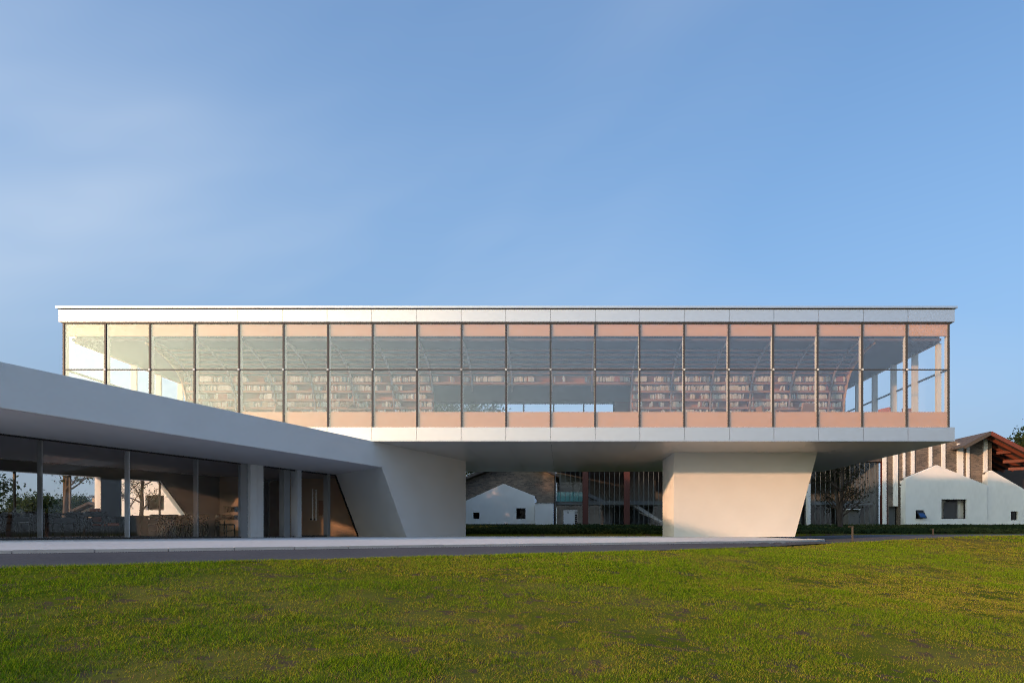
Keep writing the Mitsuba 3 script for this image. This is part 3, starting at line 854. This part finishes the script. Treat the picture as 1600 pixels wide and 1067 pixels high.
box(an, 'coping', px(835.6, 47.4), px(864.4, 47.4), 47.36, 50.2, pz(786.5, 47.4) + .001, pz(785.5, 47.4), 'm_grey_metal')

# brick house behind the centre gable
bh = thing('brick_house', 'dark brick house with a tiled gable roof behind the centre white gable', 'house')
YH = 52.0
pk_ = (px(808, YH), pz(718, YH))
e0, e1 = (px(690, YH), pz(766, YH)), (px(866, YH), pz(742, YH))
put(bh, 'front_wall', along_y([(e0[0], .4), (e1[0], .4), (e1[0], e1[1] - .05), (pk_[0], pk_[1] - .1), (e0[0], e0[1] - .05)], YH, YH + .4), 'm_brick')
box(bh, 'side_wall', e1[0] - .3, e1[0], YH + .4, YH + 6, .4, e1[1] - .05, 'm_brick')
for p, q in (((e0[0] - .3, e0[1] - .12), pk_), (pk_, (px(873, YH), pz(746.5, YH)))):
    hull(bh, 'roof', [(p[0], y, p[1] + dz) for y in (YH - .7, YH + 7) for dz in (0, .2)] + [(q[0], y, q[1] + dz) for y in (YH - .7, YH + 7) for dz in (0, .2)], 'm_tile')
beam(bh, 'drainpipe', (e1[0] + .08, YH - .1, .5), (e1[0] + .08, YH - .1, e1[1] - .2), .14, .14, 'm_black')

# curtain wall building
cb = thing('glass_hall', 'long dark building of vertical channel glass with red steel posts behind the hall', 'building')
YC = 51.3
x0, x1 = px(868, YC), px(1374, YC)
zb, zt = .62, pz(722, YC)
nfin = 66
xs = np.linspace(x0, x1, nfin + 1)
for k in range(nfin):
    quad(cb, 'glass_strip', [(xs[k] + .02, YC, zb), (xs[k + 1] - .02, YC, zb), (xs[k + 1] - .02, YC, zt), (xs[k] + .02, YC, zt)], 'm_wing_glass')
    box(cb, 'glazing_bar', xs[k] - .014, xs[k] + .014, YC - .03, YC + .05, zb, zt, 'm_bar')
for x in (914.5, 979, 1379):
    box(cb, 'steel_post', px(x - 4.3, YC), px(x + 4.3, YC), YC - .4, YC - .06, .4, zt + .25, 'm_red_steel')
box(cb, 'roof', x0 - .3, x1 + .4, YC - .3, YC + 9, zt, zt + .3, 'm_tile')
box(cb, 'floor_slab', x0, x1, YC + .8, YC + 8, pz(786, YC) - .1, pz(782, YC), 'm_mid_grey')
box(cb, 'ground_floor', x0, x1, YC + .06, YC + 8, .5, .6, 'm_floor')
box(cb, 'rear_wall', x0, x1, YC + 8, YC + 8.2, .5, zt, 'm_mid_grey')
box(cb, 'inner_wall', px(870, YC), px(960, YC), YC + 2.2, YC + 2.3, .6, pz(786, YC) - .1, 'm_grey_wall')
box(cb, 'inner_wall', px(985, YC), px(1036, YC), YC + 4.2, YC + 4.3, pz(782, YC), zt, 'm_grey_wall')
princ('m_teal', (0.10, 0.32, 0.34), 0.3)
for k in range(6):
    a = px(869 + k * 7.0, YC)
    box(cb, 'balustrade_panel', a + .01, a + .32, YC + .75, YC + .78, pz(783, YC), pz(768, YC), 'm_teal')
beam(cb, 'stair', (px(920, YC), YC + 1.6, pz(772, YC)), (px(960, YC), YC + 1.6, pz(790, YC)), 1.2, .25, 'm_mid_grey')
beam(cb, 'stair', (px(984, YC), YC + 1.6, pz(782, YC)), (px(1040, YC), YC + 1.6, pz(818, YC)), 1.2, .25, 'm_grey_metal')
beam(cb, 'stair_rail', (px(1000, YC), YC + .9, pz(800, YC)), (px(1040, YC), YC + .9, pz(816, YC)), .05, .05, 'm_steel')
box(cb, 'side_pier', px(1260, YC - .6), px(1265, YC - .6), YC - .8, YC - .5, .5, pz(757, YC), 'm_white_metal')
box(cb, 'entrance_box', px(1322, YC - 1), px(1338, YC - 1), YC - 1.4, YC - .1, .5, pz(797, YC - 1), 'm_grey_wall')
box(cb, 'canopy', px(1319, YC - 1), px(1338, YC - 1), YC - 1.7, YC - .1, pz(797, YC - 1) + .003, pz(795.5, YC - 1), 'm_white_metal')
box(cb, 'end_wall', x1 - .1, x1 - .02, YC + .06, YC + 8, .6, zt, 'm_mid_grey')

ac = thing('air_conditioning_unit', 'pale grey outdoor air conditioning cabinet before the glass wall', 'air conditioner')
ya = 46.6
box(ac, 'casing', px(880.5, ya), px(898, ya), ya, ya + .8, pz(823.5, ya), pz(798.5, ya), 'm_white_metal')
box(ac, 'side_casing', px(898, ya) + .003, px(902, ya), ya + .02, ya + .78, pz(823.5, ya), pz(798.5, ya), 'm_grey_metal')
box(ac, 'top_cover', px(880, ya), px(902.4, ya), ya - .03, ya + .83, pz(798.5, ya) + .002, pz(797, ya), 'm_white_metal')
for k in range(6):
    zz = pz(821, ya) + k * .13
    box(ac, 'grille', px(898.3, ya) + .01, px(901.6, ya), ya - .01, ya + .018, zz, zz + .09, 'm_black')
beam(ac, 'badge', (px(886, ya), ya - .004, pz(801, ya)), (px(888.5, ya), ya - .004, pz(801, ya)), .01, .05, 'm_black')

# the brick hall on the right with white piers and a red timber porch roof
rh = thing('brick_hall', 'brown brick hall with white piers and red timber roof on the right', 'building')
YR = 50.9
wl, wr = px(1383, YR), px(1550, YR)


def top_y(x):
    return np.interp(x, [1383, 1490, 1507, 1547, 1551], [712, 688, 696, 681, 683])


prof = [(px(x, YR), pz(top_y(x), YR)) for x in (1550, 1547, 1530, 1507, 1490, 1440, 1383)]
HOLES = [(px(1389, YR), px(1403.5, YR), .55, pz(791.5, YR)), (px(1429, YR), px(1526, YR), .6, 2.75), (px(1574, YR), px(1600, YR), .6, 2.4)]
put(rh, 'front_wall', wall_holes([(wl, .5), (wr, .5)] + prof, HOLES, YR, YR + .5), 'm_brick')
for a, b, yb_, m in ((1379.3, 1385, 819, None), (1396, 1403, 791, None), (1411.3, 1414.5, 753, None), (1424, 1429, 819, None), (1452, 1456.5, 819, None), (1471.5, 1477, 819, None), (1496, 1505, 819, None), (1510.5, 1514.8, 819, None), (1537, 1543, 819, None)):
    yt = top_y((a + b) / 2)
    box(rh, 'pier', px(a, YR - .1), px(b, YR - .1), YR - .12, YR - .003, max(.5, pz(yb_, YR)), pz(yt, YR) - .02, 'm_old_plaster')
box(rh, 'door', HOLES[0][0] + .004, HOLES[0][1] - .004, YR + .38, YR + .44, .55, pz(791.5, YR), 'm_mid_grey')
box(rh, 'door_frame', HOLES[0][1] - .07, HOLES[0][1] - .004, YR + .30, YR + .38, .55, pz(791.5, YR), 'm_black')
box(rh, 'room_back', px(1425, YR), px(1620, YR + 5), YR + 5, YR + 5.2, .5, 3.2, 'm_mid_grey')
box(rh, 'room_ceiling', px(1425, YR), px(1620, YR + 5), YR + .51, YR + 5, 3.0, 3.1, 'm_mid_grey')
box(rh, 'room_floor', px(1425, YR), px(1620, YR + 5), YR + .51, YR + 5, .5, .6, 'm_floor')
box(rh, 'ledge', px(1405, YR), px(1415, YR), YR - .3, YR - .005, pz(759, YR), pz(757, YR), 'm_tile')
box(rh, 'ledge_band', px(1405, YR), px(1415, YR), YR - .2, YR - .006, pz(761, YR), pz(759.2, YR), 'm_old_plaster')
box(rh, 'low_wall', px(1405, YR), px(1415, YR), YR - .18, YR - .007, .5, pz(761.2, YR), 'm_brick')
# roof: peak towards the camera, left slope going back to the left, right slope over an open porch
pkp = at(1547.5, 674.5, 49.6)
el_ = at(1506, 696.5, 49.4)
rf = at(1484, 688.8, 54.5)
ef = at(1440, 712, 54.5)
hull(rh, 'roof', [p + np.array([0, 0, dz]) for p in (pkp, el_, rf, ef) for dz in (-.12, .02)], 'm_tile')
er = at(1640, 722, 49.6)
hull(rh, 'roof', [p + np.array([0, dy, dz]) for p in (pkp, er) for dy in (0, 9) for dz in (-.1, .02)], 'm_tile')
beam(rh, 'verge_board', pkp + [0.02, -.05, -.12], er + [0, -.05, -.12], .08, .28, 'm_red_timber')
beam(rh, 'verge_board', pkp + [-.02, -.05, -.12], el_ + [0, -.05, -.12], .08, .25, 'm_bronze')
for k in range(5):
    p, q = pkp + [.1, .7 + k * 1.1, -.25], er + [0, .7 + k * 1.1, -.25]
    beam(rh, 'rafter', p, q, .14, .22, 'm_red_timber')
for k, (xa, ya_) in enumerate(((1557, 708), (1567, 722), (1575, 733))):
    beam(rh, 'porch_beam', at(xa, ya_, 51.4), at(1640, ya_ - 8 + 3 * k, 50.2), .14, .2, 'm_red_timber')
box(rh, 'porch_back', wr, px(1640, YR + 5), YR + 4.5, YR + 4.8, .5, pz(712, YR + 4), 'm_dark_wood')  # dark wood colour stands in for the shade inside the open porch
box(rh, 'side_wall', wr - .4, wr - .01, YR + .5, YR + 6, .5, pz(690, YR), 'm_brick')

# houses behind the wing, seen through its rear windows
wh = thing('white_house', 'sunlit white house with dark window seen through the wing rear window', 'house')
Y0 = 36.0
xw0, xw1 = px(181, Y0), px(335, Y0)
hw = [(px(227, Y0), px(256, Y0), pz(797, Y0), pz(774, Y0))]
put(wh, 'front_wall', wall_holes([(xw0, -.1), (xw1, -.1), (xw1, 4.6), ((xw0 + xw1) / 2, 6.0), (xw0, 4.6)], hw, Y0, Y0 + .3), 'm_old_plaster')
box(wh, 'side_wall', xw0, xw0 + .3, Y0 + .3, Y0 + 7, -.1, 4.6, 'm_old_plaster')
box(wh, 'side_wall', xw1 - .3, xw1, Y0 + .3, Y0 + 7, -.1, 4.6, 'm_old_plaster')
box(wh, 'back_wall', xw0 + .3, xw1 - .3, Y0 + 6.8, Y0 + 7, -.1, 4.6, 'm_mid_grey')
xc = (xw0 + xw1) / 2
for a, b in ((xw0 - .3, xc), (xw1 + .3, xc)):
    hull(wh, 'roof', [(a, y, 4.5 + dz) for y in (Y0 - .3, Y0 + 7.3) for dz in (0, .15)] + [(b, y, 6.02 + dz) for y in (Y0 - .3, Y0 + 7.3) for dz in (0, .15)], 'm_tile')
for a in hw:
    window_in(wh, *a, Y0)
gw = thing('garden_wall', 'unseen plain wall added left of the wing to block the low sun', 'wall')  # unseen wall, added to keep low sun out of the wing's left rear window
box(gw, 'wall', -22.2, -22.0, 8.5, 18.0, -.3, 2.75, 'm_old_plaster')
box(gw, 'coping', -22.26, -21.94, 8.45, 18.05, 2.752, 2.81, 'm_tile')
fh = thing('cottage', 'pinkish cottage with brown tiled gable roof far beyond the left window', 'house')
Y1 = 46.0
princ('m_pink', (0.50, 0.38, 0.30), 0.85, spec=0.1)
ca, cb_, cp = px(112, Y1), px(205, Y1), px(146, Y1)
put(fh, 'front_wall', along_y([(ca, -.5), (cb_, -.5), (cb_, pz(803, Y1)), (cp, pz(790, Y1)), (ca, pz(806, Y1))], Y1, Y1 + .3), 'm_pink')
for p, q in (((ca - .4, pz(808, Y1)), (cp, pz(788, Y1))), ((cb_ + .4, pz(806, Y1)), (cp, pz(788, Y1)))):
    hull(fh, 'roof', [(p[0], y, p[1] + dz) for y in (Y1 - .5, Y1 + 7) for dz in (0, .16)] + [(q[0], y, q[1] + dz) for y in (Y1 - .5, Y1 + 7) for dz in (0, .16)], 'm_tile')
th = thing('tower_house', 'taller pale house with hipped tiled roof above the far cottage', 'house')
Y2 = 60.0
box(th, 'wall', px(144, Y2), px(190, Y2), Y2, Y2 + 5, -.5, pz(778, Y2), 'm_pink')
hull(th, 'roof', [(px(140, Y2), Y2 - .5, pz(777, Y2)), (px(194, Y2), Y2 - .5, pz(777, Y2)), (px(140, Y2), Y2 + 5.5, pz(777, Y2)), (px(194, Y2), Y2 + 5.5, pz(777, Y2)), (px(163, Y2), Y2 + 2.5, pz(764, Y2)), (px(170, Y2), Y2 + 2.5, pz(764, Y2))], 'm_tile')
for k in range(2):
    box(th, 'window', px(148 + k * 8, Y2), px(152 + k * 8, Y2), Y2 - .03, Y2 - .004, pz(788, Y2), pz(781, Y2), 'm_black')


# ---------------------------------------------------------------- path lights
def path_light(x, Y, z, h, label):
    k = thing('path_light', label, 'path light')
    beam(k, 'post', (x, Y, z - .1), (x, Y, z + h), .045, .045, 'm_bronze')
    beam(k, 'lamp_head', (x - .13, Y, z + h + .012), (x + .03, Y, z + h + .012), .07, .022, 'm_bronze')
    beam(k, 'base_plate', (x - .06, Y, z + .01), (x + .06, Y, z + .01), .12, .02, 'm_dark_frame')


path_light(px(1332, 24.3), 24.3, -.165, .53, 'slim bronze path light at the lawn edge right of the right pylon')
path_light(px(1458, 33.5), 33.5, .02, .30, 'small far path light before the white gabled house with the open sash')


# ---------------------------------------------------------------- trees
def leaves(cent, n, spread, size, r, flat=0.8):
    c = cent[r.integers(0, len(cent), n)]
    p = c + r.normal(size=(n, 3)) * np.array([spread, spread, spread * flat])
    a = r.normal(size=(n, 3))
    a /= np.linalg.norm(a, axis=1, keepdims=True)
    b = np.cross(a, r.normal(size=(n, 3)))
    b /= np.linalg.norm(b, axis=1, keepdims=True)
    s = size * r.uniform(.6, 1.3, (n, 1))
    v = np.stack([p - a * s, p + b * s * .45, p + a * s, p - b * s * .45], 1).reshape(-1, 3)
    i = np.arange(n)[:, None] * 4
    f = np.vstack([i + [0, 1, 2], i + [0, 2, 3]])
    return v, f


def grow(H, seed, trunk_r, first, spread, n_branch, n_sub, stems=1, lean=.0):
    """trunk and limbs as one mesh, and the points where the foliage hangs"""
    r = np.random.default_rng(seed)
    parts, tips = [], []
    for s in range(stems):
        dx, dy = (r.normal(0, lean, 2) if stems == 1 else np.array([math.cos(s * 2.4 + seed), math.sin(s * 2.4 + seed)]) * lean)
        t = np.linspace(0, 1, 9)
        wob = np.cumsum(r.normal(0, .02 * H / 5, (9, 2)), axis=0)
        path = np.stack([dx * H * t ** 1.3 + wob[:, 0], dy * H * t ** 1.3 + wob[:, 1], H * .92 * t], 1)
        parts.append(tube(path, trunk_r * (1 - .85 * t) + .008, 7))
        for k in range(n_branch):
            u = first + (1 - first) * (k + r.random()) / n_branch
            o = np.array([np.interp(u, t, path[:, q]) for q in range(3)])
            ang = k * 2.4 + r.normal(0, .4)
            ln = spread * H * (1.1 - .75 * u) * r.uniform(.7, 1.15)
            d = np.array([math.cos(ang), math.sin(ang), r.uniform(.35, 1.0)])
            d /= np.linalg.norm(d)
            tt_ = np.linspace(0, 1, 6)
            bp = o + d * ln * tt_[:, None] + np.array([0, 0, .18 * ln]) * (tt_ ** 2)[:, None] + np.cumsum(r.normal(0, .03 * ln, (6, 3)), axis=0)
            rb = trunk_r * (1 - .8 * u) * .5
            parts.append(tube(bp, rb * (1 - .8 * tt_) + .005, 5))
            tips += [bp[-1], bp[-2], bp[3]]
            for _ in range(n_sub):
                w = r.uniform(.35, .95)
                o2 = np.array([np.interp(w, tt_, bp[:, q]) for q in range(3)])
                d2 = d + r.normal(0, .7, 3)
                d2 /= np.linalg.norm(d2)
                l2 = ln * r.uniform(.25, .5)
                sp_ = o2 + d2 * l2 * np.linspace(0, 1, 4)[:, None]
                parts.append(tube(sp_, np.linspace(rb * .4, .004, 4) + .003, 4))
                tips += [sp_[-1], sp_[-2]]
    return trimesh.util.concatenate(parts), np.array(tips)


def tree(name, label, x, y, z, H, seed, n_leaf=5000, leaf=.11, clump=.35, trunk_r=.14, first=.3, spread=.36, n_branch=14, n_sub=4, stems=1, lean=.03, tone=(.06, .085, .028), cat='tree', group=None):
    k = thing(name, label, cat, group)
    wood, tips = grow(H, seed, trunk_r, first, spread, n_branch, n_sub, stems, lean)
    r = np.random.default_rng(seed + 1)
    M = T().translate([x, y, z])
    put(k, 'trunk', wood, 'm_bark', smooth=True, to_world=M)
    if n_leaf:
        v, f = leaves(tips, n_leaf, clump, leaf, r)
        col = np.repeat(np.array(tone) * r.uniform(.65, 1.35, (n_leaf, 1)) * np.stack([r.uniform(.85, 1.25, n_leaf), np.ones(n_leaf), r.uniform(.7, 1.2, n_leaf)], 1), 4, axis=0)
        put(k, 'crown', trimesh.Trimesh(v, f, process=False), 'm_leaf', color=col, to_world=M)
    return k


# the branching tree right of the right pylon
tree('courtyard_tree', 'dark branching tree before the channel glass right of the right pylon', px(1313, 43), 43, .5, 5.6, 21, 2600, .075, .26, .13, .12, .36, 12, 6, stems=3, lean=.10, tone=(.035, .040, .02))
# trees seen through the wing's rear windows
tree('window_tree', 'young tree with a pale trunk outside the left rear window', px(101, 30), 30, -.1, 6.0, 31, 2400, .07, .22, .12, .38, .25, 10, 4, stems=2, lean=.05, tone=(.05, .065, .03))
tree('window_tree', 'slender leafy tree outside the rear window nearest its dark pier', px(200, 31), 31, -.1, 4.4, 35, 900, .05, .2, .09, .25, .30, 9, 4, tone=(.06, .08, .03))
tree('window_tree', 'forked leafy tree before the sunlit white wall behind the wing', px(222, 32), 32, -.1, 4.6, 37, 900, .05, .2, .11, .25, .30, 9, 4, tone=(.06, .08, .03))
for i_, (x, Y, H, lab) in enumerate(((60, 52, 3.0, 'bushy green tree in the middle of the left rear window'), (95, 55, 2.8, 'low bushy tree beside the far cottage roof'), (-40, 40, 4.8, 'tall dark tree at the left end of the rear window'),
                                     (-75, 44, 6.0, 'tall tree outside the frame left of the rear window'), (125, 75, 4.2, 'distant tree behind the far cottage'), (30, 62, 3.2, 'distant bush left of the bushy green tree'))):
    tree('garden_tree', lab, px(x, Y), Y, -.4, H, 50 + i_, 4200, .13, .42, .12, .18, .42, 15, 4, tone=(.05, .075, .03))
# trees behind the hall, seen through its rear glass, and at the right edge
for i_, (x, Y, H) in enumerate(((680, 62, 11.6), (715, 66, 11.4), (755, 64, 11.8))):
    tree('tall_tree', 'tall leafy tree seen through the rear glass of the upper hall', px(x, Y), Y, .8, H, 70 + i_, 5000, .16, .5, .16, .3, .3, 16, 4, tone=(.05, .07, .03), group='trees seen through the upper hall')
tree('large_tree', 'large leafy tree rising beyond the right end of the brick hall roof', px(1612, 66), 66, .8, 9.2, 81, 9000, .17, .55, .2, .25, .32, 20, 5, tone=(.045, .07, .03))
tree('large_tree', 'leafy tree below the red porch roof at the right edge', px(1600, 72), 72, .8, 6.6, 83, 7000, .17, .5, .18, .15, .36, 18, 4, tone=(.045, .07, .03))
for i_, (x, y, H) in enumerate(((-13.5, 43.5, 7.2), (-16.5, 43, 8.0), (-19.5, 44.0, 8.0), (-11.5, 40, 7.4), (-9.3, 40.5, 6.4))):  # unseen trees added to shade the houses below the raised hall
    tree('garden_tree', 'unseen dense tree added behind the slanted left pylon to shade the centre houses', x, y, .2, H, 140 + i_, 6500, .20, .5, .16, .12, .34, 18, 5, tone=(.045, .065, .025), group='added shade trees behind the left pylon')
# trees outside the frame: to the left, whose crowns thin the low sun on the right pylon, and to the right, mirrored in the wing's glass
for i_, (x, y, H) in enumerate(((-38, -9, 8.6), (-42.5, -6, 9.2), (-44, 3, 8.0), (-50, 10, 8.5))):
    tree('roadside_tree', 'broad tree left of the lawn outside the frame', x, y, -.8, H, 100 + i_, 2600, .22, .55, .2, .3, .36, 14, 4, group='trees left of the lawn')
for i_, (x, y, H) in enumerate(((44, 29, 7.5), (52, 34, 8.5), (60, 26, 9.0), (31, 10, 10.0), (37, 9, 10.0))):  # last two added unseen, to darken reflections in the glass hall behind
    tree('roadside_tree', 'broad tree right of the lawn outside the frame', x, y, -.4, H, 120 + i_, 15000, .17, .5, .2, .36, .34, 20, 5, tone=(.035, .052, .02), group='trees right of the lawn')

# ---------------------------------------------------------------- ground cover on the bank
r = np.random.default_rng(5)
n = 60000
xx = np.concatenate([r.uniform(-7, 6, n // 3), r.uniform(8, 46, 2 * n // 3)])
ff = r.random(n) ** 1.3
yf = np.interp(xx, BF[:, 0], BF[:, 1])
yy = yf + .1 + ff * (np.maximum(yf + 3, 46.5) - yf)
zz = .09 + (yy - yf) / (np.maximum(yf + 3, 46.5) - yf) * .48
cov = np.stack([xx, yy, zz + r.random(n) * .10 * (.4 + 1.2 * meshkit.fbm(np.stack([xx * .5, yy * .5, xx * 0], -1), 3, 8))], 1)
v, f = leaves(cov, n, .03, .10, r)
v = v.reshape(-1, 4, 3)
nn = meshkit.fbm(v[:, 0] * [.6, .6, 0], 3, 2)
c = np.where((nn > .55)[:, None], np.array([.085, .100, .035]), np.array([.042, .066, .026])) * r.uniform(.6, 1.4, (n, 1))
gk2 = thing('ground_cover', 'dark leafy ground cover on the bank below the houses', 'ground cover', kind='stuff')
put(gk2, None, trimesh.Trimesh(v.reshape(-1, 3), f, process=False), 'm_leaf', color=np.repeat(c, 4, axis=0))

# ---------------------------------------------------------------- grass
r = np.random.default_rng(11)


def grass_field(n, y0, y1, hgt, wid):
    """blades spread over what the camera can see of the lawn, denser near it"""
    y = (y0 ** .5 + r.random(n * 2) * (y1 ** .5 - y0 ** .5)) ** 2
    x = y * r.uniform(-.90, .74, n * 2)
    z, side = lawn_z(x, y)
    fray = meshkit.fbm(np.stack([x * 1.7, y * 1.7, x * 0], -1), 3, 4)
    ok = side > (fray - .5) * .35
    x, y, z = x[ok][:n], y[ok][:n], z[ok][:n]
    p = np.stack([x, y, x * 0], -1)
    big = meshkit.fbm(p * .28, 4, 21)
    med = meshkit.fbm(p * 1.3, 4, 22)
    sml = meshkit.fbm(p * 6.0, 3, 23)
    de = edge_tree.query(p[:, :2])[0]
    lush = np.clip((big - .5) * 2.2 + (med - .5) * 1.7 + (sml - .5) * .6 + .52 - .12 * np.clip((x - 2) / 8, 0, 1) + .25 * np.exp(-de / 1.5), 0, 1)
    worn = np.exp(-(((x - 4.3) / 2.6) ** 2 + ((y - 7.4) / 1.8) ** 2)) * (.5 + med)
    lush = np.clip(lush - .55 * worn, 0, 1)
    bare = ((1 - med) * .6 + sml * .4 > .62 - .13 * worn) & (r.random(len(x)) < .85)
    keep_ = ~bare
    x, y, z, lush, sml, med = (q[keep_] for q in (x, y, z, lush, sml, med))
    m_ = len(x)
    h = hgt * (.5 + .6 * lush + .5 * (sml - .4)) * r.uniform(.4, 1.25, m_)
    th_ = r.uniform(0, 2 * np.pi, m_)
    bend = r.uniform(.2, 1.0, m_) * h
    phi = r.uniform(0, 2 * np.pi, m_)
    base = np.stack([x, y, z - .01], 1)
    wv = np.stack([np.cos(th_), np.sin(th_), th_ * 0], 1) * (wid * r.uniform(.6, 1.4, m_))[:, None]
    tip = base + np.stack([np.cos(phi) * bend, np.sin(phi) * bend, h], 1)
    v_ = np.stack([base - wv, base + wv, tip], 1).reshape(-1, 3)
    dry = np.clip(.55 - lush * .75 + r.normal(0, .16, m_), 0, 1)[:, None]
    col = (1 - dry) * np.array([.165, .260, .012]) + dry * np.array([.42, .325, .050])
    brown = (r.random(m_) < .06 + .16 * (1 - lush))[:, None]
    col = np.where(brown, np.array([.24, .150, .070]), col) * r.uniform(.65, 1.35, (m_, 1))
    return v_, np.repeat(col, 3, axis=0)


fields = [grass_field(560000, 3.0, 12, .048, .0030), grass_field(420000, 10, 26, .05, .0055), grass_field(90000, 22, 42, .07, .011)]
v = np.vstack([q[0] for q in fields])
c = np.vstack([q[1] for q in fields])
gr = thing('grass', 'short green and straw coloured grass covering the sloping lawn', 'grass', kind='stuff')
put(gr, None, trimesh.Trimesh(v, np.arange(len(v)).reshape(-1, 3), process=False), 'm_grass', color=c)
